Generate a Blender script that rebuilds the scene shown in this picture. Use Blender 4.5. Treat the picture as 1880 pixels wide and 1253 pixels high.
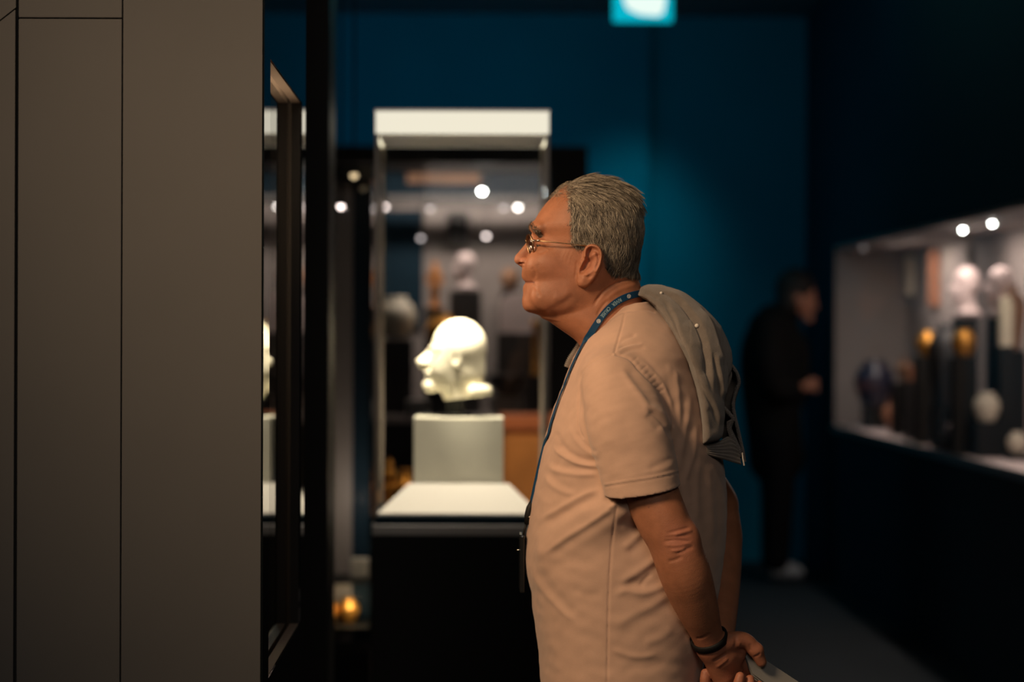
import bpy, bmesh, math, random
import numpy as np
from mathutils import Vector, Matrix
from mathutils.bvhtree import BVHTree

for o in list(bpy.data.objects):
    bpy.data.objects.remove(o)
SC = bpy.context.scene
COL = SC.collection
rng = np.random.default_rng(7)
random.seed(7)

# ------------------------------------------------------------------ camera
FPX = 85 / 36 * 1880.0            # focal length in pixels of the 1880 px wide frame
VPX, VPY, EYE = 860.0, 615.0, 1.40
YM = 4.2                          # distance of the visitor
cam = bpy.data.cameras.new('camera')
cam.lens = 85; cam.sensor_width = 36; cam.sensor_fit = 'HORIZONTAL'
cam.shift_x = (940 - VPX) / 1880.0
cam.shift_y = (VPY - 626.5) / 1880.0
cam.clip_start = 0.05; cam.clip_end = 100
cam.dof.use_dof = True
cam.dof.focus_distance = 4.02
cam.dof.aperture_fstop = 2.7
camo = bpy.data.objects.new('camera', cam); COL.objects.link(camo)
camo.location = (0, 0, EYE)
camo.rotation_euler = (Matrix.Rotation(math.pi / 2, 3, 'X') @ Matrix.Rotation(math.radians(0.2), 3, 'Z')).to_euler()
SC.camera = camo

# ------------------------------------------------------------------ world, exposure, gallery lights
SC.view_settings.view_transform = 'Standard'
SC.view_settings.look = 'None'
SC.view_settings.gamma = 1
SC.view_settings.use_curve_mapping = False
SC.view_settings.exposure = 0.0
w = bpy.data.worlds.new('world'); SC.world = w; w.use_nodes = True
w.node_tree.nodes['Background'].inputs[0].default_value = (0.30, 0.62, 0.60, 1)
w.node_tree.nodes['Background'].inputs[1].default_value = 0.0026

def lamp(name, kind, loc, target, power, color, size=0.1, size_y=None, spot=60, blend=0.6):
    l = bpy.data.lights.new(name, kind)
    l.energy = power; l.color = color
    if kind == 'AREA':
        l.size = size
        if size_y: l.shape = 'RECTANGLE'; l.size_y = size_y
    else:
        l.shadow_soft_size = size
    if kind == 'SPOT':
        l.spot_size = math.radians(spot); l.spot_blend = blend
    o = bpy.data.objects.new(name, l); COL.objects.link(o)
    o.location = loc
    d = Vector(target) - Vector(loc)
    o.rotation_euler = d.to_track_quat('-Z', 'Y').to_euler()
    return o

WARM = (1.0, 0.66, 0.40)
# ceiling spots over the visitor (in front of him and above) and the gallery's own wall washers
lamp('gallery_spot', 'SPOT', (-1.62, 1.9, 3.1), (0.28, 4.15, 1.22), 345, (1.0, 0.69, 0.42), 0.42, spot=30, blend=0.5)
lamp('gallery_spot', 'SPOT', (0.95, 3.3, 3.28), (0.3, 4.2, 1.6), 5, (1.0, 0.74, 0.5), 0.08, spot=40)
lamp('case_light', 'AREA', (-0.62, 4.3, 1.72), (0.3, 4.15, 1.38), 4.2, (1.0, 0.66, 0.40), 0.45, 0.25)
lamp('gallery_fill', 'AREA', (0.2, -1.0, 3.0), (-0.5, 3.8, 1.2), 25, (1.0, 0.87, 0.77), 1.6, 1.0)  # unseen fill lamp added behind the camera to light the left panels evenly
lamp('wall_washer', 'SPOT', (0.95, 13.75, 3.34), (1.02, 14.95, 2.0), 62, (0.03, 0.76, 0.80), 0.2, spot=42, blend=1)
lamp('wall_washer', 'AREA', (0.2, 12.9, 3.32), (0.3, 14.95, 1.9), 5, (0.08, 0.62, 0.85), 0.8)
lamp('wall_washer', 'AREA', (-1.4, 12.9, 3.32), (-1.3, 14.95, 1.9), 5, (0.08, 0.55, 0.9), 0.8)

# ------------------------------------------------------------------ helpers
def W(px, py, D):
    return np.array(((px - VPX) * D / FPX, D, EYE - (py - VPY) * D / FPX))

_wloc = {}
def wl(o):
    return _wloc.get(o.name, np.zeros(3)) if o is not None else np.zeros(3)

def mk(name, V, F, mat=None, parent=None, origin=None, smooth=False, **props):
    """One mesh object from world-space vertices."""
    V = np.asarray(V, dtype=np.float64).reshape(-1, 3)
    if origin is None:
        origin = np.array((V[:, 0].mean(), V[:, 1].mean(), V[:, 2].min())) if parent is None else wl(parent)
    origin = np.asarray(origin, dtype=np.float64)
    me = bpy.data.meshes.new(name)
    L = V - origin
    if isinstance(F, np.ndarray):
        n, k = F.shape
        me.vertices.add(len(L)); me.vertices.foreach_set('co', L.astype(np.float32).ravel())
        me.loops.add(n * k); me.loops.foreach_set('vertex_index', F.astype(np.int32).ravel())
        me.polygons.add(n); me.polygons.foreach_set('loop_start', np.arange(0, n * k, k, dtype=np.int32))
        me.update(calc_edges=True)
    else:
        me.from_pydata(L.tolist(), [], [tuple(f) for f in F]); me.update()
    if smooth:
        me.polygons.foreach_set('use_smooth', np.ones(len(me.polygons), dtype=bool))
    o = bpy.data.objects.new(name, me); COL.objects.link(o)
    if mat is not None: me.materials.append(mat)
    if parent is not None:
        o.parent = parent; o.location = Vector(origin - wl(parent))
    else:
        o.location = Vector(origin)
    _wloc[o.name] = origin
    for k_, v_ in props.items(): o[k_] = v_
    return o

def empty(name, loc, label=None, category=None, group=None):
    o = bpy.data.objects.new(name, None); COL.objects.link(o)
    o.location = loc; o.empty_display_size = 0.1
    _wloc[o.name] = np.array(loc, dtype=np.float64)
    tag(o, label, category, group)
    return o

def tag(o, label=None, category=None, group=None, kind=None):
    if label: o['label'] = label
    if category: o['category'] = category
    if group: o['group'] = group
    if kind: o['kind'] = kind
    return o

class MB:
    """Collects simple solids into one mesh."""
    def __init__(s): s.V = []; s.F = []; s.n = 0
    def add(s, V, F):
        V = np.asarray(V, dtype=np.float64).reshape(-1, 3)
        s.V.append(V); s.F += [tuple(i + s.n for i in f) for f in F]; s.n += len(V); return s
    def box(s, lo, hi, bev=0.0):
        lo = np.array(lo, float); hi = np.array(hi, float)
        if bev > 0:
            bm = bmesh.new(); bmesh.ops.create_cube(bm, size=1)
            for v in bm.verts: v.co = Vector((lo + hi) / 2 + np.array(v.co) * (hi - lo))
            bmesh.ops.bevel(bm, geom=list(bm.edges), offset=bev, segments=2, affect='EDGES', profile=0.7)
            bm.verts.index_update()
            V = [tuple(v.co) for v in bm.verts]; F = [tuple(v.index for v in f.verts) for f in bm.faces]
            bm.free(); return s.add(V, F)
        V = [(x, y, z) for x in (lo[0], hi[0]) for y in (lo[1], hi[1]) for z in (lo[2], hi[2])]
        return s.add(V, [(0, 1, 3, 2), (4, 6, 7, 5), (0, 4, 5, 1), (2, 3, 7, 6), (0, 2, 6, 4), (1, 5, 7, 3)])
    def prism(s, poly, axis, a, b):
        """poly: list of 2-D points in the two other axes (order x,y,z minus axis)."""
        n = len(poly); V = []
        for t in (a, b):
            for p in poly:
                q = [p[0], p[1]]; q.insert(axis, t); V.append(q)
        F = [tuple(range(n))[::-1], tuple(range(n, 2 * n))]
        F += [(i, (i + 1) % n, n + (i + 1) % n, n + i) for i in range(n)]
        return s.add(V, F)
    def lathe(s, c, prof, seg=24, sx=1.0, sy=1.0):
        V = []; F = []
        for r, z in prof:
            for k in range(seg):
                a = 2 * math.pi * k / seg
                V.append((c[0] + r * sx * math.cos(a), c[1] + r * sy * math.sin(a), c[2] + z))
        for i in range(len(prof) - 1):
            for k in range(seg):
                k2 = (k + 1) % seg
                F.append((i * seg + k, i * seg + k2, (i + 1) * seg + k2, (i + 1) * seg + k))
        F.append(tuple(range(seg))[::-1]); F.append(tuple((len(prof) - 1) * seg + k for k in range(seg)))
        return s.add(V, F)
    def tube(s, pts, r, seg=10, closed=False):
        P = np.asarray(pts, float); n = len(P); R = np.full(n, r) if np.isscalar(r) else np.asarray(r, float)
        T = np.gradient(P, axis=0) if not closed else np.roll(P, -1, 0) - np.roll(P, 1, 0)
        T /= np.linalg.norm(T, axis=1)[:, None] + 1e-12
        ref = np.array((0, 0, 1.0)) if abs(T[0][2]) < 0.9 else np.array((1.0, 0, 0))
        V = []; F = []; nrm = np.cross(T[0], ref); nrm /= np.linalg.norm(nrm)
        for i in range(n):
            nrm = nrm - T[i] * nrm.dot(T[i]); nrm /= np.linalg.norm(nrm) + 1e-12
            b = np.cross(T[i], nrm)
            for k in range(seg):
                a = 2 * math.pi * k / seg
                V.append(P[i] + R[i] * (math.cos(a) * nrm + math.sin(a) * b))
        m = n if closed else n - 1
        for i in range(m):
            for k in range(seg):
                k2 = (k + 1) % seg; j = (i + 1) % n
                F.append((i * seg + k, i * seg + k2, j * seg + k2, j * seg + k))
        if not closed:
            F.append(tuple(range(seg))[::-1]); F.append(tuple((n - 1) * seg + k for k in range(seg)))
        return s.add(V, F)
    def build(s, name, mat=None, parent=None, smooth=False, **props):
        return mk(name, np.concatenate(s.V), s.F, mat, parent, smooth=smooth, **props)

def box(name, lo, hi, mat, parent=None, bev=0.0, **props):
    return MB().box(lo, hi, bev).build(name, mat, parent, **props)

def struct(o):
    o['kind'] = 'structure'; return o

# ------------------------------------------------------------------ materials
def sh(nt, kind, **inp):
    n = nt.nodes.new(kind)
    for k, v in inp.items(): n.inputs[k].default_value = v
    return n

def mat(name, color, rough=0.5, metal=0.0, spec=0.5, noise=0.0, nscale=20.0, bump=0.0, bscale=200.0, sss=0.0, emit=None, estr=0.0, sheen=0.0, aniso=None, attr=None):
    m = bpy.data.materials.new(name); m.use_nodes = True
    nt = m.node_tree; p = nt.nodes['Principled BSDF']
    c = tuple(color) + (1,)
    p.inputs['Base Color'].default_value = c
    p.inputs['Roughness'].default_value = rough
    p.inputs['Metallic'].default_value = metal
    p.inputs['Specular IOR Level'].default_value = spec
    tc = nt.nodes.new('ShaderNodeTexCoord')
    src = None
    if attr:
        a = nt.nodes.new('ShaderNodeAttribute'); a.attribute_name = attr; src = a.outputs['Color']
    if noise > 0:
        n = sh(nt, 'ShaderNodeTexNoise', Scale=nscale, Detail=5.0, Roughness=0.6)
        nt.links.new(tc.outputs['Object'], n.inputs['Vector'])
        r = nt.nodes.new('ShaderNodeMapRange'); r.inputs[1].default_value = 0.25; r.inputs[2].default_value = 0.75
        r.inputs[3].default_value = 1 - noise; r.inputs[4].default_value = 1 + noise
        nt.links.new(n.outputs['Fac'], r.inputs[0])
        mx = nt.nodes.new('ShaderNodeMix'); mx.data_type = 'RGBA'; mx.blend_type = 'MULTIPLY'
        mx.inputs[0].default_value = 1.0
        if src is not None: nt.links.new(src, mx.inputs[6])
        else: mx.inputs[6].default_value = c
        nt.links.new(r.outputs[0], mx.inputs[7])
        src = mx.outputs[2]
    if src is not None: nt.links.new(src, p.inputs['Base Color'])
    if bump > 0:
        n2 = sh(nt, 'ShaderNodeTexNoise', Scale=bscale, Detail=3.0)
        mp = nt.nodes.new('ShaderNodeMapping')
        if aniso: mp.inputs['Scale'].default_value = aniso
        nt.links.new(tc.outputs['Object'], mp.inputs['Vector']); nt.links.new(mp.outputs[0], n2.inputs['Vector'])
        b = sh(nt, 'ShaderNodeBump', Strength=bump, Distance=0.002)
        nt.links.new(n2.outputs['Fac'], b.inputs['Height']); nt.links.new(b.outputs[0], p.inputs['Normal'])
    if sss > 0:
        p.inputs['Subsurface Weight'].default_value = sss
        p.inputs['Subsurface Radius'].default_value = (0.9, 0.35, 0.2)
        p.inputs['Subsurface Scale'].default_value = 0.008
    if sheen > 0: p.inputs['Sheen Weight'].default_value = sheen
    if emit is not None:
        p.inputs['Emission Color'].default_value = tuple(emit) + (1,)
        p.inputs['Emission Strength'].default_value = estr
    return m

def glass(name, tint=(1, 1, 1), refl=1.0, dust=0.0):
    m = bpy.data.materials.new(name); m.use_nodes = True
    nt = m.node_tree; nt.nodes.clear()
    out = nt.nodes.new('ShaderNodeOutputMaterial')
    t = nt.nodes.new('ShaderNodeBsdfTransparent'); t.inputs[0].default_value = tuple(tint) + (1,)
    g = nt.nodes.new('ShaderNodeBsdfGlossy'); g.inputs['Roughness'].default_value = 0.0
    f = nt.nodes.new('ShaderNodeFresnel'); f.inputs[0].default_value = 1.5
    mu = nt.nodes.new('ShaderNodeMath'); mu.operation = 'MULTIPLY'; mu.inputs[1].default_value = refl
    mx = nt.nodes.new('ShaderNodeMixShader')
    nt.links.new(f.outputs[0], mu.inputs[0]); nt.links.new(mu.outputs[0], mx.inputs[0])
    nt.links.new(t.outputs[0], mx.inputs[1]); nt.links.new(g.outputs[0], mx.inputs[2])
    last = mx
    if dust > 0:
        d = nt.nodes.new('ShaderNodeBsdfDiffuse'); d.inputs[0].default_value = (0.5, 0.48, 0.45, 1)
        m2 = nt.nodes.new('ShaderNodeMixShader'); m2.inputs[0].default_value = dust
        nt.links.new(mx.outputs[0], m2.inputs[1]); nt.links.new(d.outputs[0], m2.inputs[2]); last = m2
    nt.links.new(last.outputs[0], out.inputs[0])
    return m

def emis(name, color, strength):
    return mat(name, (0.0, 0.0, 0.0), 0.6, emit=color, estr=strength)

M = {}
M['taupe'] = mat('taupe_laminate', (0.088, 0.086, 0.085), 0.62, spec=0.3, noise=0.05, nscale=3, bump=0.05, bscale=900)
M['seam'] = mat('dark_joint', (0.012, 0.011, 0.010), 0.8)
M['black'] = mat('black_paint', (0.010, 0.010, 0.009), 0.55, spec=0.25, noise=0.1)
M['gloss_black'] = mat('black_glass_facing', (0.006, 0.008, 0.009), 0.03, spec=0.65)
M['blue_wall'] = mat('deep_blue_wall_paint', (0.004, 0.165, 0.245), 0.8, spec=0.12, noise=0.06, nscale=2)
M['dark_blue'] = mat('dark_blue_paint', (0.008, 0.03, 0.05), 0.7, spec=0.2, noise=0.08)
M['floor'] = mat('dark_grey_carpet', (0.018, 0.026, 0.031), 0.75, spec=0.15, noise=0.25, nscale=60, bump=0.3, bscale=300)
M['ceiling'] = mat('ceiling_paint', (0.16, 0.26, 0.30), 0.9, spec=0.1)
M['glass'] = glass('clear_display_glass')
M['glass_ar'] = glass('anti_reflective_glass', refl=0.15)
M['glass_dusty'] = glass('display_glass', dust=0.012)
M['white'] = mat('white_board', (0.78, 0.75, 0.70), 0.6)
M['plinth'] = mat('grey_plinth_paint', (0.74, 0.72, 0.60), 0.6, noise=0.04)
M['steel'] = mat('satin_steel', (0.5, 0.48, 0.44), 0.35, metal=0.9)
M['edge'] = mat('polished_glass_edge', (0.50, 0.42, 0.33), 0.35, spec=0.6)
M['diffuser'] = mat('lit_diffuser', (0.8, 0.78, 0.7), 0.5, emit=(1.0, 0.93, 0.74), estr=0.84)
M['stone_white'] = mat('pale_limestone', (0.86, 0.80, 0.62), 0.6, noise=0.05, nscale=8, bump=0.2, bscale=60)
M['gold'] = mat('gilded_metal', (0.80, 0.38, 0.075), 0.35, metal=0.7, noise=0.15)
M['amber'] = mat('amber_wood', (0.60, 0.24, 0.06), 0.5, noise=0.25, nscale=6)
M['red_wood'] = mat('red_brown_wood', (0.55, 0.17, 0.06), 0.5, noise=0.2, nscale=8)
M['showcase_back'] = mat('grey_beige_backboard', (0.34, 0.30, 0.28), 0.75, noise=0.1, nscale=2)
M['pink_stone'] = mat('pink_grey_marble', (0.72, 0.60, 0.58), 0.6, noise=0.1)
M['grey_stone'] = mat('grey_stone', (0.30, 0.27, 0.25), 0.7, noise=0.2, nscale=12)
M['dark_stone'] = mat('dark_basalt', (0.035, 0.033, 0.032), 0.5, noise=0.2)
M['navy'] = mat('navy_glaze', (0.012, 0.014, 0.035), 0.35)
M['brown'] = mat('brown_earthenware', (0.30, 0.16, 0.09), 0.6, noise=0.2)
M['terracotta'] = mat('terracotta', (0.45, 0.20, 0.11), 0.7, noise=0.15)
M['cream'] = mat('cream_ceramic', (0.72, 0.66, 0.52), 0.5, noise=0.08)
M['led'] = emis('warm_led', (1.0, 0.93, 0.86), 14.0)
M['led_mid'] = emis('soft_led', (1.0, 0.84, 0.78), 6.5)
M['led_green'] = emis('bright_led', (0.93, 1.0, 0.92), 60.0)
M['led_dim'] = emis('dim_led', (1.0, 0.74, 0.42), 1.3)
M['led_faint'] = emis('faint_led', (1.0, 0.88, 0.86), 2.2)

# ------------------------------------------------------------------ the room
H = 3.38
struct(MB().box((-6, -1.5, -0.1), (6, 16.2, 0)).build('floor', M['floor']))
struct(MB().box((-6, -1.5, H), (6, 16.2, H + 0.1)).build('ceiling', M['ceiling']))
struct(box('wall_back', (-6, 15.0, 0), (6, 15.15, H), M['blue_wall']))
# nearer blue partition that ends a little left of the visitor's head
struct(box('wall_inner', (-6.0, 14.9, 0), (1.11, 15.0, H), M['blue_wall']))
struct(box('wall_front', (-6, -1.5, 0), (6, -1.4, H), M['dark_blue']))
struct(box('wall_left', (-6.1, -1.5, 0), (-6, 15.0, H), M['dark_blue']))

# ------------------------------------------------------------------ showcase wall at the left, its panels and its window
D1, D2, XF = 3.80, 4.76, -0.322
wx0, wx1, wz0, wz1 = 3.915, 4.66, 0.842, 1.846         # window opening (depth range, height range)
XG = -0.3425
base = MB()
base.box((-2.2, D1 + 0.012, 0), (-0.95, D2, H))                       # body left of the display
base.box((-0.95, D1 + 0.012, 0), (XF - 0.0035, D1 + 0.03, H))          # front skin
base.box((-0.95, D2 - 0.03, 0), (XF - 0.0035, D2, H))                  # rear skin
base.box((-0.95, D1 + 0.03, 0), (XF - 0.0035, D2 - 0.03, 0.80))
base.box((-0.95, D1 + 0.03, 1.90), (XF - 0.0035, D2 - 0.03, H))
fw = struct(base.build('wall_showcase', M['seam']))
def X1(px): return (px - VPX) * D1 / FPX
def Z1(py): return EYE - (py - VPY) * D1 / FPX
g = 0.0011
def panel(x0, x1, z0, z1, proud=0.0):
    return box('panel', (x0 + g, D1 - proud, z0 + g), (x1 - g, D1 + 0.012, z1 - g), M['taupe'], fw, bev=0.0012)
panel(X1(223), XF, 0.0, H)
panel(X1(31), X1(223), 0.0, Z1(36))
panel(X1(31), X1(223), Z1(36), H)
# mitred panel in the top left corner of the frame
z_m = Z1(21); xm = X1(31)
s_ = 26 / 33.0
MB().prism([(-2.2, 0.0), (xm - 0.0035, 0.0), (xm - 0.0035, z_m), (-2.2, z_m - (xm + 2.2) * s_)], 1, D1 - 0.004, D1 + 0.012).build('panel', M['taupe'], fw)
MB().prism([(-2.2, z_m - (xm + 2.2) * s_ + 0.004), (xm - 0.0035, z_m + 0.004), (xm - 0.0035, H), (-2.2, H)], 1, D1, D1 + 0.012).build('panel', M['taupe'], fw)
# glossy side facing with the window opening
sf = MB()
e = 0.0035
sf.box((XF - e, D1, 0), (XF, wx0, H)); sf.box((XF - e, wx1, 0), (XF, D2, H))
sf.box((XF - e, wx0, 0), (XF, wx1, wz0)); sf.box((XF - e, wx0, wz1), (XF, wx1, H))
sf.build('side_facing', M['gloss_black'], fw)
win = struct(MB().box((XG - 0.012, wx0 - 0.02, wz0 - 0.02), (XG - 0.004, wx1 + 0.02, wz1 + 0.02)).build('window_1', M['glass']))
fr = MB(); t_ = 0.012
fr.box((XG, wx0 - t_, wz0 - t_), (XF - e, wx0, wz1 + t_)); fr.box((XG, wx1, wz0 - t_), (XF - e, wx1 + t_, wz1 + t_))
fr.build('jamb', M['black'], win)
M['trim'] = mat('bronze_trim', (0.30, 0.26, 0.22), 0.45, spec=0.5)
box('head_lining', (XG, wx0, wz1), (XF - e, wx1, wz1 + t_), M['trim'], win)
box('window_sill', (XG, wx0, wz0 - t_), (XF - e, wx1, wz0), M['trim'], win)
# inside of that showcase: dark lined box
ins = MB()
ins.box((-0.95, D1 + 0.03, 0.80), (XG - 0.02, D2 - 0.03, 0.82)); ins.box((-0.95, D1 + 0.03, 1.88), (XG - 0.02, D2 - 0.03, 1.90))
ins.build('case_lining', M['dark_stone'], fw)

# black column behind the showcase
struct(box('trim_1', (W(470, 0, 6.0)[0], 6.0, 0), (W(603, 0, 6.0)[0], 6.3, H), M['black']))

# ------------------------------------------------------------------ exit sign
sg = empty('exit_sign', (W(1178, 0, 12)[0], 12, 2.96), 'glowing cyan exit sign box hung below the ceiling at top centre', 'sign')
MB().box(W(1124, 38, 12) - (0, 0, 0), W(1233, -42, 12) + (0, 0.05, 0), 0.012).build('housing', emis('cyan_sign_light', (0.0, 0.48, 0.62), 0.95), sg)
pz = emis('white_sign_light', (0.85, 1.0, 0.92), 1.0)
# pale door shape with a running figure's legs cut low on the sign
def pol(pts, d, dz=0.004):
    P = [W(x, y, d) for x, y in pts]
    return MB().prism([(p[0], p[2]) for p in P], 1, d - dz, d)
pol([(1139, -36), (1218, -36), (1220, 0), (1216, 22), (1206, 29), (1172, 26), (1150, 16), (1143, 0)], 12.0).build('pictogram', pz, sg)
for px in (1140, 1218): MB().tube([W(px, -42, 12.025), (W(px, 0, 12.025)[0], 12.025, H)], 0.005, 8).build('hanging_rod', M['black'], sg)
lamp('sign_glow', 'POINT', W(1178, -60, 12.1) + np.array((0, 0.0, 0.12)), (0, 12, 0), 6.0, (0.05, 0.75, 0.9), 0.05)

# ------------------------------------------------------------------ the tall glass vitrine with the carved head
DV = 6.5; S = FPX / DV
vx0, vx1 = W(688, 0, DV)[0], W(1007, 0, DV)[0]
vy0, vy1 = DV, DV + 0.46
def ZV(py, d=DV): return EYE - (py - VPY) * d / FPX
zt0, zt1, zb = ZV(246), ZV(205), ZV(950)
vit = empty('vitrine', ((vx0 + vx1) / 2, (vy0 + vy1) / 2, 0), 'tall square glass vitrine with glowing white top on black plinth', 'display case')
box('plinth', (vx0 - 0.004, vy0 - 0.004, 0), (vx1 + 0.004, vy1 + 0.004, zb - 0.05), M['black'], vit, 0.002)
box('rim', (vx0 - 0.006, vy0 - 0.006, zb - 0.05), (vx1 + 0.006, vy1 + 0.006, zb - 0.021), M['steel'], vit, 0.003)
box('base_plate', (vx0, vy0, zb - 0.021), (vx1, vy1, zb), M['dark_blue'], vit)
hood = box('light_hood', (vx0 + 0.006, vy0 + 0.006, zt0), (vx1 - 0.006, vy1 - 0.006, zt1), M['white'], vit)
for a, b in (((vx0, vy0), (vx1, vy0 + 0.006)), ((vx0, vy1 - 0.006), (vx1, vy1)), ((vx0, vy0 + 0.006), (vx0 + 0.006, vy1 - 0.006)), ((vx1 - 0.006, vy0 + 0.006), (vx1, vy1 - 0.006))):
    box('diffuser', (a[0], a[1], zt0), (b[0], b[1], zt1), M['diffuser'], hood)
box('hood_cap', (vx0 - 0.002, vy0 - 0.002, zt1), (vx1 + 0.002, vy1 + 0.002, zt1 + 0.006), M['steel'], hood)
for a, b in (((vx0, vy0), (vx1, vy0 + 0.006)), ((vx0, vy1 - 0.006), (vx1, vy1)), ((vx0, vy0 + 0.006), (vx0 + 0.006, vy1 - 0.006)), ((vx1 - 0.006, vy0 + 0.006), (vx1, vy1 - 0.006))):
    box('glass_pane', (a[0], a[1], zb), (b[0], b[1], zt0), M['glass_ar'], vit)
for x in (vx0, vx1 - 0.008):
    for y in (vy0 - 0.001, vy1 - 0.013):
        box('corner_edge', (x - 0.001, y, zb), (x + 0.009, y + 0.014, zt0), M['edge'], vit)
for lx, lp in ((0.13, 22), (-0.13, 22)):
    lamp('vitrine_spot', 'SPOT', ((vx0 + vx1) / 2 + lx, vy0 + 0.05, zt0 - 0.004), ((vx0 + vx1) / 2 + lx * 0.4, vy0 + 0.17, zb), lp, (1.0, 0.86, 0.64), 0.012, spot=66, blend=0.6)
lamp('head_spot', 'SPOT', ((vx0 + vx1) / 2 - 0.10, vy0 + 0.05, zt0 - 0.004), (W(836, 660, 6.76)[0], 6.76, W(836, 650, 6.76)[2]), 85, (1.0, 0.88, 0.66), 0.012, spot=26, blend=0.5)
# sloped white board at the foot of the block
yb0, yb1 = vy0 + 0.012, vy0 + 0.16
A = [W(694, 946, yb0), W(992, 946, yb0), W(935, 888, yb1), W(752, 888, yb1)]
zz = zb + 0.002
V = [(A[0][0], yb0, zz), (A[1][0], yb0, zz), (A[2][0], yb1, zz), (A[3][0], yb1, zz)] + [(A[0][0], yb0, zz + 0.006), (A[1][0], yb0, zz + 0.006), (A[2][0], yb1, A[2][2]), (A[3][0], yb1, A[3][2])]
bd = mk('label_board', V, [(3, 2, 1, 0), (4, 5, 6, 7), (0, 1, 5, 4), (1, 2, 6, 5), (2, 3, 7, 6), (3, 0, 4, 7)], M['white'])
tag(bd, 'sloping white label board at the foot of the grey block', 'label board')
bx0, bx1 = W(760, 0, yb1 + 0.005)[0], W(925, 0, yb1 + 0.005)[0]
zblk = ZV(768, yb1)
blk = box('display_block', (bx0, yb1 + 0.005, zb), (bx1, yb1 + 0.215, zblk), M['plinth'], None, 0.003)
tag(blk, 'grey square block carrying the pale carved head', 'plinth')

# ------------------------------------------------------------------ implicit modelling: smooth unions on a grid, surface nets
def smin(a, b, k):
    h = np.maximum(k - np.abs(a - b), 0) / k
    return np.minimum(a, b) - h * h * (k * 0.25)
def smax(a, b, k): return -smin(-a, -b, k)

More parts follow.
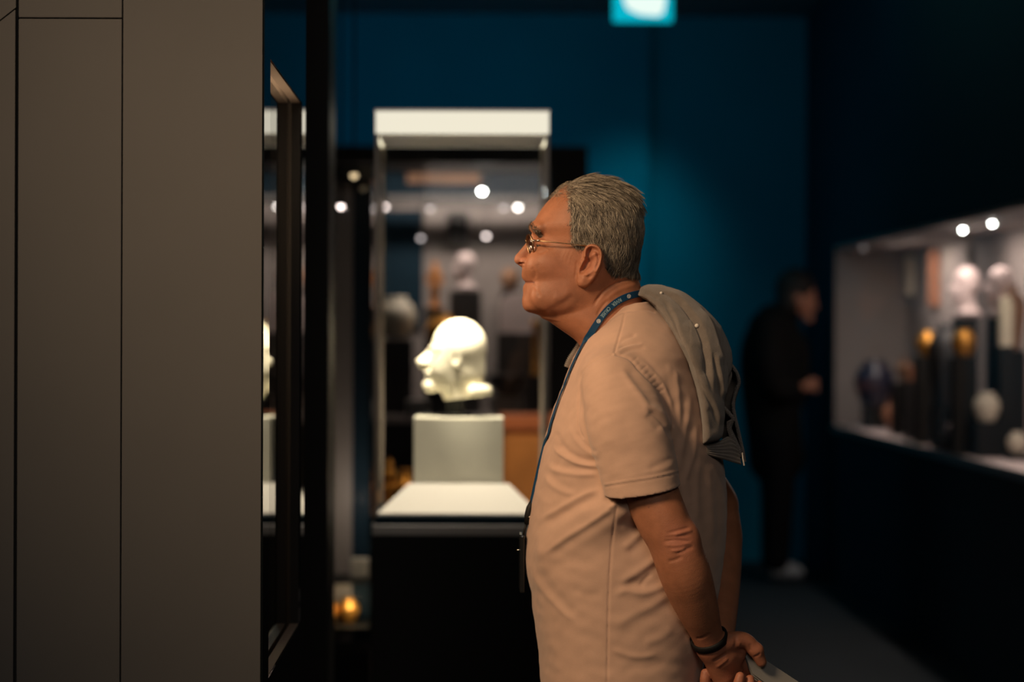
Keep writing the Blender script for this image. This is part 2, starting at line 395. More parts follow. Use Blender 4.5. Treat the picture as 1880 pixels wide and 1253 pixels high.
class Field:
    """f < 0 inside. Axes are free units; ops touch only the box they concern."""
    def __init__(s, lo, hi, h, axes=None):
        s.h = h
        s.ax = axes or [np.arange(lo[i], hi[i] + h, h, dtype=np.float32) for i in range(3)]
        s.F = np.full([len(a) for a in s.ax], 50.0 * h, dtype=np.float32)
    def sub(s, lo, hi):
        sl = []
        for i in range(3):
            a = int(np.searchsorted(s.ax[i], lo[i])); b = int(np.searchsorted(s.ax[i], hi[i]))
            sl.append(slice(a, max(a, b)))
        X = s.ax[0][sl[0]][:, None, None]; Y = s.ax[1][sl[1]][None, :, None]; Z = s.ax[2][sl[2]][None, None, :]
        return tuple(sl), X, Y, Z
    def put(s, sl, d, k=0.0, op='add'):
        if s.F[sl].size == 0: return s
        f = s.F[sl]
        if op == 'add': s.F[sl] = smin(f, d, k) if k > 0 else np.minimum(f, d)
        elif op == 'cut': s.F[sl] = smax(f, -d, k) if k > 0 else np.maximum(f, -d)
        elif op == 'and': s.F[sl] = smax(f, d, k) if k > 0 else np.maximum(f, d)
        return s
    def cone(s, a, b, ra, rb, k=6.0, op='add'):
        a = np.array(a, float); b = np.array(b, float)
        m = max(ra, rb) + k + 4 * s.h
        sl, X, Y, Z = s.sub(np.minimum(a, b) - m, np.maximum(a, b) + m)
        d = b - a; dd = float(d.dot(d)) + 1e-9
        t = np.clip(((X - a[0]) * d[0] + (Y - a[1]) * d[1] + (Z - a[2]) * d[2]) / dd, 0, 1)
        dist = np.sqrt((X - a[0] - t * d[0]) ** 2 + (Y - a[1] - t * d[1]) ** 2 + (Z - a[2] - t * d[2]) ** 2) - (ra + t * (rb - ra))
        return s.put(sl, dist.astype(np.float32), k, op)
    def chain(s, pts, rs, k=6.0, op='add', n=7):
        """one smooth tapered limb along a spline through the points"""
        Q = spline([list(p) + [r] for p, r in zip(pts, rs)], n)
        m = Q[:, 3].max() + k + 4 * s.h
        L0, H0 = Q[:, :3].min(0) - m, Q[:, :3].max(0) + m
        sl, X, Y, Z = s.sub(L0, H0)
        if s.F[sl].size == 0: return s
        D = np.full(s.F[sl].shape, 1e3, np.float32)
        for a, b in zip(Q[:-1], Q[1:]):
            d = b[:3] - a[:3]; dd = float(d.dot(d)) + 1e-9
            mm = max(a[3], b[3]) + k + 4 * s.h + 6
            s2, X2, Y2, Z2 = s.sub(np.maximum(np.minimum(a[:3], b[:3]) - mm, L0), np.minimum(np.maximum(a[:3], b[:3]) + mm, H0))
            loc = tuple(slice(u.start - v.start, u.stop - v.start) for u, v in zip(s2, sl))
            t = np.clip(((X2 - a[0]) * d[0] + (Y2 - a[1]) * d[1] + (Z2 - a[2]) * d[2]) / dd, 0, 1).astype(np.float32)
            q = np.sqrt((X2 - a[0] - t * d[0]) ** 2 + (Y2 - a[1] - t * d[1]) ** 2 + (Z2 - a[2] - t * d[2]) ** 2) - (a[3] + t * (b[3] - a[3]))
            D[loc] = np.minimum(D[loc], q)
        return s.put(sl, D, k, op)
    def ell(s, c, r, k=6.0, op='add', rot=None):
        c = np.array(c, float); r = np.array(r, float)
        m = r.max() + k + 4 * s.h
        sl, X, Y, Z = s.sub(c - m, c + m)
        P = (X - c[0], Y - c[1], Z - c[2])
        if rot is not None:
            R = np.array(rot)
            P = tuple(R[0][i] * P[0] + R[1][i] * P[1] + R[2][i] * P[2] for i in range(3))
        q = [P[i] / r[i] for i in range(3)]
        k0 = np.sqrt(q[0] ** 2 + q[1] ** 2 + q[2] ** 2)
        k1 = np.sqrt((q[0] / r[0]) ** 2 + (q[1] / r[1]) ** 2 + (q[2] / r[2]) ** 2) + 1e-6
        return s.put(sl, (k0 * (k0 - 1) / k1).astype(np.float32), k, op)
    def mesh(s, smooth=2):
        F = s.F; I = F < 0
        c = np.zeros([n - 1 for n in F.shape], np.uint8)
        for dx in (0, 1):
            for dy in (0, 1):
                for dz in (0, 1):
                    c += I[dx:dx + c.shape[0], dy:dy + c.shape[1], dz:dz + c.shape[2]]
        act = np.argwhere((c > 0) & (c < 8)).astype(np.int32)
        idx = np.full(c.shape, -1, np.int32); idx[act[:, 0], act[:, 1], act[:, 2]] = np.arange(len(act))
        corners = [(i >> 2 & 1, i >> 1 & 1, i & 1) for i in range(8)]
        vals = [F[act[:, 0] + a, act[:, 1] + b, act[:, 2] + d_] for a, b, d_ in corners]
        P = np.zeros((len(act), 3)); N = np.zeros(len(act))
        for i in range(8):
            for bit in (4, 2, 1):
                j = i | bit
                if j == i: continue
                va, vb = vals[i], vals[j]; m = (va < 0) != (vb < 0)
                t = np.where(m, va / np.where(m, va - vb, 1), 0)
                ca = np.array(corners[i], float); cb = np.array(corners[j], float)
                P += np.where(m[:, None], ca + t[:, None] * (cb - ca), 0); N += m
        P = (P / N[:, None] + act)
        V = np.stack([np.interp(P[:, i], np.arange(len(s.ax[i])), s.ax[i]) for i in range(3)], 1)
        Q = []
        for ax in range(3):
            o1, o2 = [(1, 2), (2, 0), (0, 1)][ax]
            A = np.take(I, range(0, I.shape[ax] - 1), ax); B = np.take(I, range(1, I.shape[ax]), ax)
            e = np.argwhere(A != B)
            ok = (e[:, o1] > 0) & (e[:, o2] > 0) & (e[:, o1] < F.shape[o1] - 1) & (e[:, o2] < F.shape[o2] - 1)
            e = e[ok]; ins = A[e[:, 0], e[:, 1], e[:, 2]]
            def at(da, db):
                q = e.copy(); q[:, o1] += da; q[:, o2] += db
                return idx[q[:, 0], q[:, 1], q[:, 2]]
            q = np.stack([at(-1, -1), at(0, -1), at(0, 0), at(-1, 0)], 1)
            q[~ins] = q[~ins][:, ::-1]
            Q.append(q)
        Q = np.concatenate(Q)
        Q = Q[(Q >= 0).all(1)]
        V = relax(V, Q, smooth)
        return V, Q

def relax(V, Q, n, lam=0.5, keep=None):
    if n <= 0: return V
    E = np.concatenate([Q[:, [i, (i + 1) % Q.shape[1]]] for i in range(Q.shape[1])])
    a, b = E[:, 0], E[:, 1]; N = len(V)
    deg = np.bincount(a, minlength=N) + np.bincount(b, minlength=N)
    for it in range(2 * n):
        l = lam if it % 2 == 0 else -lam * 1.04
        S = np.stack([np.bincount(a, V[b, i], N) + np.bincount(b, V[a, i], N) for i in range(3)], 1)
        D = S / np.maximum(deg, 1)[:, None] - V
        if keep is not None: D = D * keep[:, None]
        V = V + l * D
    return V

def vnormals(V, Q):
    n = np.cross(V[Q[:, 2]] - V[Q[:, 0]], V[Q[:, 3]] - V[Q[:, 1]])
    N = np.stack([sum(np.bincount(Q[:, k], n[:, i], len(V)) for k in range(4)) for i in range(3)], 1)
    return N / (np.linalg.norm(N, axis=1)[:, None] + 1e-12)

def seg_dist(px, py, poly):
    """distance to a polyline, and position along it 0..1"""
    poly = np.array(poly, float); best = np.full(len(px), 1e9); par = np.zeros(len(px)); sd = np.zeros(len(px))
    L = np.linalg.norm(np.diff(poly, axis=0), axis=1); cum = np.concatenate([[0], np.cumsum(L)])
    for i in range(len(poly) - 1):
        a, b = poly[i], poly[i + 1]; d = b - a
        t = np.clip(((px - a[0]) * d[0] + (py - a[1]) * d[1]) / (d.dot(d) + 1e-9), 0, 1)
        ex, ey = px - a[0] - t * d[0], py - a[1] - t * d[1]
        q = np.hypot(ex, ey); m = q < best
        best[m] = q[m]; par[m] = ((cum[i] + t * L[i]) / cum[-1])[m]
        sd[m] = (np.sign(d[0] * ey - d[1] * ex) * q)[m]
    return best, par, sd

def poly_sdf(px, py, poly):
    """signed distance to a closed polygon (negative inside) for arrays"""
    shp = np.broadcast(px, py).shape
    X = np.broadcast_to(px, shp).ravel().astype(float); Y = np.broadcast_to(py, shp).ravel().astype(float)
    P = list(poly) + [poly[0]]
    d, _, _ = seg_dist(X, Y, P)
    ins = np.zeros(len(X), bool)
    for (x0, y0), (x1, y1) in zip(P[:-1], P[1:]):
        c = ((y0 > Y) != (y1 > Y)) & (X < (x1 - x0) * (Y - y0) / ((y1 - y0) + 1e-12) + x0)
        ins ^= c
    return np.where(ins, -d, d).reshape(shp)

def spline(pts, n=8):
    P = np.array(pts, float); Q = np.concatenate([[2 * P[0] - P[1]], P, [2 * P[-1] - P[-2]]]); out = []
    for i in range(1, len(Q) - 2):
        t = np.linspace(0, 1, n, endpoint=False)[:, None]
        a, b, c, d = Q[i - 1], Q[i], Q[i + 1], Q[i + 2]
        out.append(0.5 * (2 * b + (c - a) * t + (2 * a - 5 * b + 4 * c - d) * t ** 2 + (3 * b - a - 3 * c + d) * t ** 3))
    out.append(P[-1:]); return np.concatenate(out)

# ------------------------------------------------------------------ the carved head in the vitrine
# local units: millimetres, x to the right, y away, z up; profile looks left
def carved_head():
    f = Field((-115, -85, -125), (110, 85, 130), 2.6)
    f.ell((12, 0, 38), (78, 70, 82), 10)                     # cranium, long and smooth
    f.ell((-18, 0, -20), (58, 56, 70), 24)                   # face
    f.ell((25, 0, -30), (62, 56, 70), 20)
    f.cone((-66, 0, 30), (-95, 0, -6), 9, 15, 12)            # nose
    f.ell((-90, 0, -6), (18, 20, 14), 8)
    f.ell((-74, 0, -34), (15, 24, 9), 6)                     # lips
    f.ell((-72, 0, -49), (15, 22, 9), 5)
    f.ell((-70, 0, -72), (24, 26, 20), 9)                    # chin
    for s_ in (-1, 1):
        f.ell((-62, s_ * 28, 22), (22, 17, 12), 8, 'cut')    # eye socket
        f.ell((-54, s_ * 28, 20), (15, 14, 9), 3)            # eye
        f.cone((-66, s_ * 12, 38), (-48, s_ * 46, 36), 6, 5, 8)   # brow
        f.ell((4, s_ * 60, 2), (15, 9, 26), 4)               # ear
        f.ell((0, s_ * 70, 4), (7, 7, 15), 3, 'cut')
    f.cone((-50, 0, -42), (-90, 0, -41), 3, 3, 3, 'cut')
    f.cone((0, 0, -60), (18, 0, -112), 48, 46, 16)           # neck
    for k in range(9):                                       # curled hair roll at the nape
        a = -1.25 + 2.5 * k / 8
        f.ell((40 + 46 * math.cos(a), 54 * math.sin(a), -86), (20, 15, 19), 4)
    sl, X, Y, Z = f.sub((-200, -200, -200), (200, 200, 200))
    f.put(sl, (-(Z + 108 - 0.12 * X) + 0 * X + 0 * Y).astype(np.float32), 4, 'and')
    return f.mesh(1)
V, Q = carved_head()
yh = 6.76; Sx = yh / FPX
c0 = W(836, 663, yh)
V = np.array((c0[0], yh, c0[2])) + V * np.array((1, 1, 1)) * 0.00098
hd = empty('carved_head', (c0[0], yh, zblk + 0.001), 'pale carved stone head in profile on the grey block', 'sculpture')
mk('head', V, Q, M['stone_white'], hd, smooth=True)
pg = MB(); pg.lathe((c0[0], yh, zblk + 0.001), [(0.045, 0), (0.045, 0.006), (0.026, 0.008), (0.026, c0[2] - 0.10 - zblk)], 20)
pg.build('mount', M['black'], hd)

# ------------------------------------------------------------------ things behind the vitrine
DB = 11.4; SB = FPX / DB
def thing_lathe(name, px, pyb, pyt, D, prof, m, label, cat, seg=20, group=None, stand=None, sx=1, sy=1):
    """turned object whose base is at pixel row pyb; prof in fractions of its height"""
    b = W(px, pyb, D); h = (pyb - pyt) * D / FPX
    mb = MB().lathe(b, [(r * h, z * h) for r, z in prof], seg, sx, sy)
    return tag(mb.build(name, m, smooth=True), label, cat, group)
URN = [(0.14, 0), (0.17, 0.04), (0.10, 0.10), (0.30, 0.42), (0.33, 0.58), (0.24, 0.76), (0.12, 0.84), (0.13, 0.92), (0.18, 0.97), (0.18, 1.0), (0.14, 1.0)]
JAR = [(0.26, 0), (0.30, 0.06), (0.44, 0.38), (0.46, 0.6), (0.36, 0.82), (0.22, 0.9), (0.26, 1.0), (0.2, 1.0)]
TALL = [(0.13, 0), (0.14, 0.1), (0.2, 0.5), (0.21, 0.72), (0.14, 0.86), (0.07, 0.9), (0.09, 1.0), (0.06, 1.0)]

# long wall showcase: plinth, header, back board, shelf, rail with small lights
sx0, sx1 = W(596, 0, DB)[0], W(1078, 0, DB)[0]
sy0, sy1 = DB, DB + 0.75
zsb, zst, zsh = EYE - (765 - VPY) / SB, EYE - (300 - VPY) / SB, EYE - (268 - VPY) / SB
sc = empty('wall_display_case', ((sx0 + sx1) / 2, (sy0 + sy1) / 2, 0), 'wide dark framed glass showcase filled with pale and gilt pieces, behind the vitrine', 'display case')
box('plinth', (sx0, sy0, 0), (sx1, sy1, zsb - 0.03), M['black'], sc)
box('deck', (sx0, sy0, zsb - 0.03), (sx1, sy1, zsb), M['showcase_back'], sc)
box('header', (sx0, sy0, zst), (sx1, sy1, zsh), M['black'], sc)
box('back_board', (sx0, sy1 - 0.03, zsb), (sx1, sy1, zst), M['showcase_back'], sc)
box('side_board', (sx0, sy0 + 0.01, zsb), (sx0 + 0.02, sy1 - 0.03, zst), M['black'], sc)
box('side_board', (sx1 - 0.02, sy0 + 0.01, zsb), (sx1, sy1 - 0.03, zst), M['black'], sc)
box('glass_pane', (sx0 + 0.02, sy0, zsb), (sx1 - 0.02, sy0 + 0.008, zst), M['glass_ar'], sc)
zr = EYE - (368 - VPY) * (DB + 0.45) / FPX
rail = box('light_rail', (W(700, 0, DB)[0], sy0 + 0.42, zr - 0.025), (sx1 - 0.02, sy0 + 0.45, zr + 0.025), M['dark_stone'], sc)
box('upper_shade_sheet', (sx0 + 0.02, sy1 - 0.04, zr + 0.03), (sx1 - 0.02, sy1 - 0.03, zst), M['dark_blue'], sc)  # dark sheet standing in for the unlit top of the back board
box('frame_post', (W(1006, 0, DB)[0], sy0 - 0.03, zsb), (sx1, sy0 - 0.002, zst), M['black'], sc)
bb = box('dark_hanging', (W(745, 0, 12)[0], sy1 - 0.05, EYE - (335 - VPY) * 12 / FPX), (W(880, 0, 12)[0], sy1 - 0.03, EYE - (285 - VPY) * 12 / FPX), M['brown'])
tag(bb, 'dark brown flat panel hung high on the showcase back board', 'panel')
bb = box('dark_relief_slab', (W(820, 0, 12)[0], sy1 - 0.09, EYE - (448 - VPY) * 12 / FPX), (W(858, 0, 12)[0], sy1 - 0.03, EYE - (388 - VPY) * 12 / FPX), M['dark_stone'], None, 0.004)
tag(bb, 'small black slab hung in the middle of the showcase back board', 'relief')
bb = box('blue_board', (W(697, 0, 12)[0], sy1 - 0.06, EYE - (600 - VPY) * 12 / FPX), (W(775, 0, 12)[0], sy1 - 0.03, EYE - (385 - VPY) * 12 / FPX), M['dark_blue'])
tag(bb, 'tall dark blue board on the left of the showcase back', 'panel')
lamp('showcase_light', 'AREA', (0.02, sy0 + 0.22, zst - 0.004), (0.05, sy1, 1.0), 9.5, (1.0, 0.84, 0.72), 0.9, 0.1)
def led(px, py, D, m, label, r=0.011, top=None):
    c = W(px, py, D)
    mb = MB(); pr = [(r * math.sin(a), -r * math.cos(a)) for a in np.linspace(0.05, math.pi / 2 + 0.3, 8)]
    t = empty('spotlight', (c[0], c[1], c[2]), label, 'lamp', 'small spotlights in the glass cases')
    mb.lathe(c, pr, 14).build('bulb', m, t, smooth=True)
    MB().lathe(c, [(r * 0.9, 0.004), (r * 1.15, 0.006), (r * 1.15, 0.02), (0.004, 0.026), (0.004, 0.05)], 14).build('fitting', M['black'], t)
    if top is not None: MB().tube([c + np.array((0, 0, 0.045)), (c[0], c[1], top)], 0.003, 8).build('stem', M['black'], t)
    return t
leds = [(884, 351, DB + .3, 'led_green', 'brightest small spotlight, high in the vitrine view above the carved head'),
        (950, 380, DB + .4, 'led', 'white spotlight on the rail just left of the man\'s forehead'),
        (706, 380, DB + .4, 'led_mid', 'white spotlight behind the left glass edge of the vitrine'),
        (892, 433, DB + .5, 'led_mid', 'lower cream spotlight, below the brightest one'),
        (789, 383, DB + .4, 'led_faint', 'faint spotlight in the middle of the rail'),
        (924, 381, DB + .5, 'led_faint', 'faint spotlight next to the white one near the forehead'),
        (772, 437, DB + .5, 'led_faint', 'faintest low spotlight, left of the black slab')]
for a in leds: led(a[0], a[1], a[2], M[a[3]], a[4], top=None if a[1] in (380, 383, 381) else zst)
GB = 'pieces shown in the wide showcase behind the vitrine'
def bust(px, pyb, pyt, D, m, label, cat='sculpture', group=None, mount=True, flip=1):
    """small stone head on a block, built as one implicit body"""
    f = Field((-60, -60, -100), (60, 60, 75), 3.2)
    f.ell((6, 0, 20), (44, 38, 48), 8); f.ell((-10, 0, -18), (34, 32, 40), 12)
    f.cone((-38, 0, 8), (-48, 0, -8), 5, 9, 7); f.ell((-34, 0, -46), (14, 16, 12), 6)
    f.ell((-36, 0, -26), (10, 16, 7), 4)
    for s_ in (-1, 1):
        f.ell((-34, s_ * 17, 8), (12, 10, 7), 5, 'cut'); f.ell((8, s_ * 36, -2), (9, 6, 15), 3)
    f.cone((4, 0, -30), (10, 0, -80), 26, 30, 10)
    f.ell((10, 0, -88), (46, 50, 16), 12)
    V, Q = f.mesh(1)
    b = W(px, pyb, D); h = (pyb - pyt) * D / FPX
    V = b + np.array((0, 0, h * 0.56)) + V * np.array((flip, 1, 1)) * (h * 0.99 / 180)
    if flip < 0: Q = Q[:, ::-1]
    o = mk(cat if cat != 'sculpture' else 'stone_bust', V, Q, m, smooth=True)
    return tag(o, label, 'sculpture', group)

def figurine(px, pyb, pyt, D, m, label, group=None, name='figurine'):
    f = Field((-42, -34, -4), (42, 34, 204), 3.4)
    f.ell((0, 0, 4), (32, 26, 8), 2)
    for s_ in (-1, 1):
        f.chain([(s_ * 9, 0, 8), (s_ * 10, 0, 55), (s_ * 8, 0, 95)], [8, 10, 13], 5)
        f.chain([(s_ * 24, 0, 148), (s_ * 32, 0, 118), (s_ * 20, -14, 100)], [8, 7, 6], 5)
    f.chain([(0, 0, 92), (0, 0, 115), (0, 0, 145)], [17, 16, 21], 8)
    f.cone((-20, 0, 148), (20, 0, 148), 9, 9, 8)
    f.cone((0, 0, 150), (0, 0, 172), 8, 8, 4); f.ell((0, 0, 178), (14, 15, 18), 3)
    f.cone((0, 3, 186), (0, 4, 200), 12, 5, 4)
    V, Q = f.mesh(1)
    b = W(px, pyb, D); h = (pyb - pyt) * D / FPX
    V = b + V * (h / 204.0)
    return tag(mk(name, V, Q, m, smooth=True), label, 'figurine', group)

def shelf_block(px, w_, pyt, D, zbot, d=0.16, m=None, label=None, tagname='riser'):
    c = W(px, pyt, D); hw = w_ * D / FPX / 2
    o = box(tagname, (c[0] - hw, D - d / 2, zbot), (c[0] + hw, D + d / 2, c[2]), m or M['dark_stone'], None, 0.002)
    return tag(o, label, 'plinth')

Db = 11.75
shelf_block(854, 58, 535, Db, zsb, 0.1, label='dark block under the pale pinkish bust behind the vitrine')
bust(852, 534, 458, Db, M['pink_stone'], 'pale pinkish stone bust right above the carved head')
shelf_block(798, 34, 566, Db + 0.02, zsb, label='narrow dark block under the upright amber figurine')
figurine(798, 565, 480, Db + 0.02, M['amber'], 'upright amber figurine to the left of the pinkish bust')
shelf_block(812, 56, 648, Db - 0.2, zsb, 0.1, label='low dark block under the gilt jar, behind the carved head')
thing_lathe('gilt_jar', 812, 647, 578, Db - 0.2, JAR, M['gold'], 'gilt round jar half hidden behind the top of the carved head', 'jar')
shelf_block(728, 60, 624, Db - 0.1, zsb, label='dark block under the pale grey urn by the left glass edge')
thing_lathe('stone_urn', 728, 623, 545, Db - 0.1, JAR, M['cream'], 'pale grey wide urn by the left glass edge of the vitrine', 'urn')
shelf_block(950, 76, 612, Db, zsb, 0.1, label='dark block under the pinkish slab beside the man\'s chin')
c = W(950, 611, Db)
def slab(px, pyb, pyt, wpx, D, m, name, label, cat, d=0.05):
    b = W(px, pyb, D); h = (pyb - pyt) * D / FPX; hw = wpx * D / FPX / 2
    mb = MB(); P = []
    for a in np.linspace(0, math.pi, 9): P.append((b[0] + hw * math.cos(a), b[2] + h * 0.72 + h * 0.28 * math.sin(a)))
    mb.prism([(b[0] - hw, b[2]), (b[0] + hw, b[2])] + P, 1, D - d / 2, D + d / 2)
    return tag(mb.build(name, m), label, cat)
slab(950, 611, 536, 64, Db, M['pink_stone'], 'stele', 'pinkish round-topped stone slab beside the man\'s chin', 'stele')
shelf_block(936, 34, 532, Db + 0.2, zsb, 0.1, label='slim block under the tan jar, behind the pinkish slab')
thing_lathe('tan_jar', 936, 531, 492, Db + 0.2, JAR, M['brown'], 'small tan jar just left of the man\'s nose and mouth', 'jar')
shelf_block(930, 60, 728, Db - 0.2, zsb, label='low grey block under the dark bowl, right of the carved head', m=M['grey_stone'])
thing_lathe('dark_bowl', 930, 727, 688, Db - 0.2, [(0.4, 0), (0.45, 0.08), (0.75, 0.45), (0.95, 0.95), (0.95, 1.0), (0.85, 1.0), (0.6, 0.5), (0.1, 0.2)], M['dark_stone'], 'low black bowl to the right of the carved head\'s neck', 'bowl')
shelf_block(985, 22, 690, Db - 0.25, zsb, 0.1, label='slim block under the tall yellow column by the man\'s throat')
thing_lathe('gilt_column', 985, 689, 590, Db - 0.25, [(0.10, 0), (0.10, 0.05), (0.075, 0.07), (0.07, 0.9), (0.1, 0.94), (0.1, 1.0), (0.02, 1.0)], M['gold'], 'slender gilt column by the man\'s throat', 'column')
shelf_block(768, 40, 735, Db - 0.25, zsb, label='pale low block left of the carved head\'s chin', m=M['white'], tagname='pale_block')

# amber wooden cabinet in front of the showcase
D = 10.5
a0, a1 = W(924, 0, D)[0], W(1062, 0, D)[0]
zt = EYE - (764 - VPY) * D / FPX; zm = EYE - (789 - VPY) * D / FPX
cb = empty('wooden_cabinet', ((a0 + a1) / 2, D + 0.2, 0), 'amber wood cabinet with red-brown top, behind the man\'s chest', 'cabinet')
box('cabinet_top', (a0 - 0.008, D, zm), (a1 + 0.008, D + 0.42, zt), M['red_wood'], cb, 0.004)
box('body', (a0, D + 0.02, 0), (a1, D + 0.41, zm), M['amber'], cb, 0.002)
for k in range(2):
    xa = a0 + 0.02 + k * (a1 - a0 - 0.02) / 2; xb = xa + (a1 - a0 - 0.06) / 2
    d_ = box('door', (xa, D + 0.005, 0.1), (xb, D + 0.02, zm - 0.03), M['amber'], cb, 0.003)
    MB().lathe((xb - 0.02 if k == 0 else xa + 0.02, D - 0.006, 0.62), [(0.004, -0.01), (0.011, 0), (0.004, 0.01)], 12).build('knob', M['steel'], d_)
lamp('cabinet_spot', 'SPOT', (0.35, 8.6, 3.2), (0.27, 10.5, 0.8), 190, (1.0, 0.76, 0.5), 0.08, spot=20)

# gilded figurines on a low black stand beside the vitrine
D = 8.9
st = box('low_stand', (W(655, 0, D)[0], D - 0.12, 0), (W(765, 0, D)[0], D + 0.2, EYE - (946 - VPY) * D / FPX), M['black'], None, 0.003)
tag(st, 'low black stand carrying gilded pieces, left behind the vitrine', 'plinth')
zs = EYE - (946 - VPY) * D / FPX
def onstand(px, D_): return VPY + (EYE - zs - 0.001) * FPX / D_
figurine(716, onstand(716, 8.9), 842, 8.9, M['gold'], 'tallest gilded figurine left of the grey block')
thing_lathe('gilded_vase', 679, onstand(679, 8.85), 893, 8.85, JAR, M['gold'], 'squat gilded vase at the left end of the low stand', 'vase')
thing_lathe('gilded_vase', 746, onstand(746, 9.02), 862, 9.02, URN, M['gold'], 'gilded footed vase just left of the grey block', 'vase')
lamp('stand_spot', 'SPOT', (-0.15, 7.6, 3.1), (-0.3, 8.9, 0.8), 50, (1.0, 0.74, 0.45), 0.06, spot=16)

# narrow glass vitrine between the black column and the bright one
D = 8.2
n0, n1 = W(598, 0, D)[0], W(683, 0, D)[0]
zlow, zhi = EYE - (1198 - VPY) * D / FPX, EYE - (330 - VPY) * D / FPX
nv = empty('narrow_vitrine', ((n0 + n1) / 2, D + 0.2, 0), 'narrow dark glass vitrine between the black column and the bright case', 'display case')
box('plinth', (n0, D, 0), (n1, D + 0.3, zlow), M['black'], nv, 0.002)
box('back_board', (n0, D + 0.285, zlow), (n1, D + 0.3, zhi), M['dark_blue'], nv)
box('top_cap', (n0, D, zhi), (n1, D + 0.3, zhi + 0.05), M['black'], nv)
box('glass_pane', (n0, D, zlow), (n1, D + 0.006, zhi), M['glass_dusty'], nv)
box('glass_pane', (n1 - 0.006, D + 0.006, zlow), (n1, D + 0.285, zhi), M['glass_dusty'], nv)
box('pale_strip', (n0 + 0.012, D + 0.272, zlow), (n0 + 0.078, D + 0.284, zhi), mat('frosted_strip', (0.34, 0.29, 0.26), 0.5), nv)
zsf = EYE - (1145 - VPY) * (D + .15) / FPX
z2 = EYE - (1062 - VPY) * (D + .15) / FPX
for z_ in (zsf, z2): box('shelf', (n0 + 0.002, D + 0.008, z_ - 0.008), (n1 - 0.008, D + 0.284, z_), M['black'], nv)
Dn = D + 0.14
thing_lathe('gilt_cup', 605, 1144.4, 1104, Dn, JAR, M['gold'], 'small dim gilt cup at the left of the narrow vitrine\'s lower shelf', 'cup')
thing_lathe('gilt_cup', 641, 1144.4, 1100, Dn, JAR, M['gold'], 'brighter small gilt cup right of the dim one, low in the narrow vitrine', 'cup')
c = W(662, 1061.5, Dn)
tag(box('pale_cube', (c[0] - 0.03, Dn - 0.03, c[2] + 0.0005), (c[0] + 0.03, Dn + 0.03, c[2] + 0.066), M['cream'], None, 0.004), 'pale square block on the upper shelf of the narrow vitrine', 'block')
lamp('narrow_vitrine_light', 'POINT', (n0 + 0.1, D + 0.06, z2 - 0.05), (0, 0, 0), 0.6, (1.0, 0.8, 0.5), 0.02)
lamp('narrow_vitrine_light', 'POINT', (n0 + 0.12, D + 0.06, z2 + 0.28), (0, 0, 0), 0.6, (1.0, 0.85, 0.7), 0.02)
led(625, 379.5, D - 0.06, M['led_mid'], 'pinkish spotlight in front of the narrow vitrine', 0.0095, H)
led(649, 322.5, D - 0.35, M['led_dim'], 'dim amber spotlight above the narrow vitrine', 0.012, H)

# ------------------------------------------------------------------ right wall with its long lit showcase
XR = 2.09; XB = XR + 0.42
y0r, y1r = 6.4, 13.85
zc0, zc1 = 0.89, 1.89
wr = MB()
wr.box((XR, -1.5, 0), (XR + 0.1, y0r, H)); wr.box((XR, y1r, 0), (XR + 0.1, 15.0, H))
wr.box((XR, y0r, 0), (XR + 0.1, y1r, zc0 - 0.03)); wr.box((XR, y0r, zc1 + 0.02), (XR + 0.1, y1r, H))
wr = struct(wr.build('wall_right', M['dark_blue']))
cr = empty('wall_recess_case', (XR + 0.2, 10, zc0 - 0.03), 'long lit glass showcase set into the right wall', 'display case')
box('deck', (XR + 0.002, y0r, zc0 - 0.03), (XB, y1r, zc0), M['pink_stone'], cr)
box('front_edge', (XR - 0.012, y0r, zc0 - 0.034), (XR + 0.002, y1r, zc0 + 0.004), M['steel'], cr)
box('back_board', (XB, y0r, zc0 - 0.03), (XB + 0.03, y1r, zc1 + 0.02), M['showcase_back'], cr)
box('top_board', (XR + 0.002, y0r, zc1), (XB, y1r, zc1 + 0.02), M['showcase_back'], cr)
box('end_board', (XR + 0.01, y1r - 0.02, zc0), (XB, y1r, zc1), M['showcase_back'], cr)
box('end_board', (XR + 0.01, y0r, zc0), (XB, y0r + 0.02, zc1), M['showcase_back'], cr)
yy = np.linspace(y0r, y1r, 6)
for a, b in zip(yy[:-1], yy[1:]): box('glass_pane', (XR + 0.004, a + 0.002, zc0), (XR + 0.012, b - 0.002, zc1), M['glass_ar'], cr)
for k, ya in enumerate((7.6, 9.2, 10.8, 12.6)):
    lamp('showcase_strip', 'AREA', (XR + 0.16, ya, zc1 - 0.003), (XR + 0.22, ya, 0), 6.0, (1.0, 0.82, 0.72), 0.9, 0.06)
def R(px, py, X):              # point on the vertical plane x = X seen at a pixel
    D = X * FPX / (px - VPX); return np.array((X, D, EYE - (py - VPY) * D / FPX))
def Rpx(X, D): return VPX + X * FPX / D
def Rpy(z, D): return VPY + (EYE - z) * FPX / D
def rthing(px, pyb, pyt, D, prof, m, name, label, cat):
    """stands on the deck or on its own riser inside the right showcase"""
    zb_ = EYE - (pyb - VPY) * D / FPX
    if zb_ > zc0 + 0.02:
        shelf_block(px, 44, pyb + 0.3, D, zc0, 0.1, M['black'], 'block under the ' + label)
    else:
        pyb = Rpy(zc0 + 0.001, D)
    return thing_lathe(name, px, pyb, pyt, D, prof, m, label, cat)
rthing(1606, 742, 660, 13.3, JAR, M['navy'], 'navy_jar', 'tall navy blue jar near the far end of the right showcase', 'jar')
rthing(1702, 652, 606, 11.4, JAR, M['gold'], 'gilt_pot', 'larger glowing gilt pot in the right showcase', 'pot')
rthing(1769, 652, 602, 10.4, JAR, M['gold'], 'gilt_pot', 'smaller gilt pot right of the gilt pot in the right showcase', 'bottle')
rthing(1660, 700, 655, 12.4, URN, M['brown'], 'brown_urn', 'small brown urn between the navy jar and the gilt pot', 'urn')
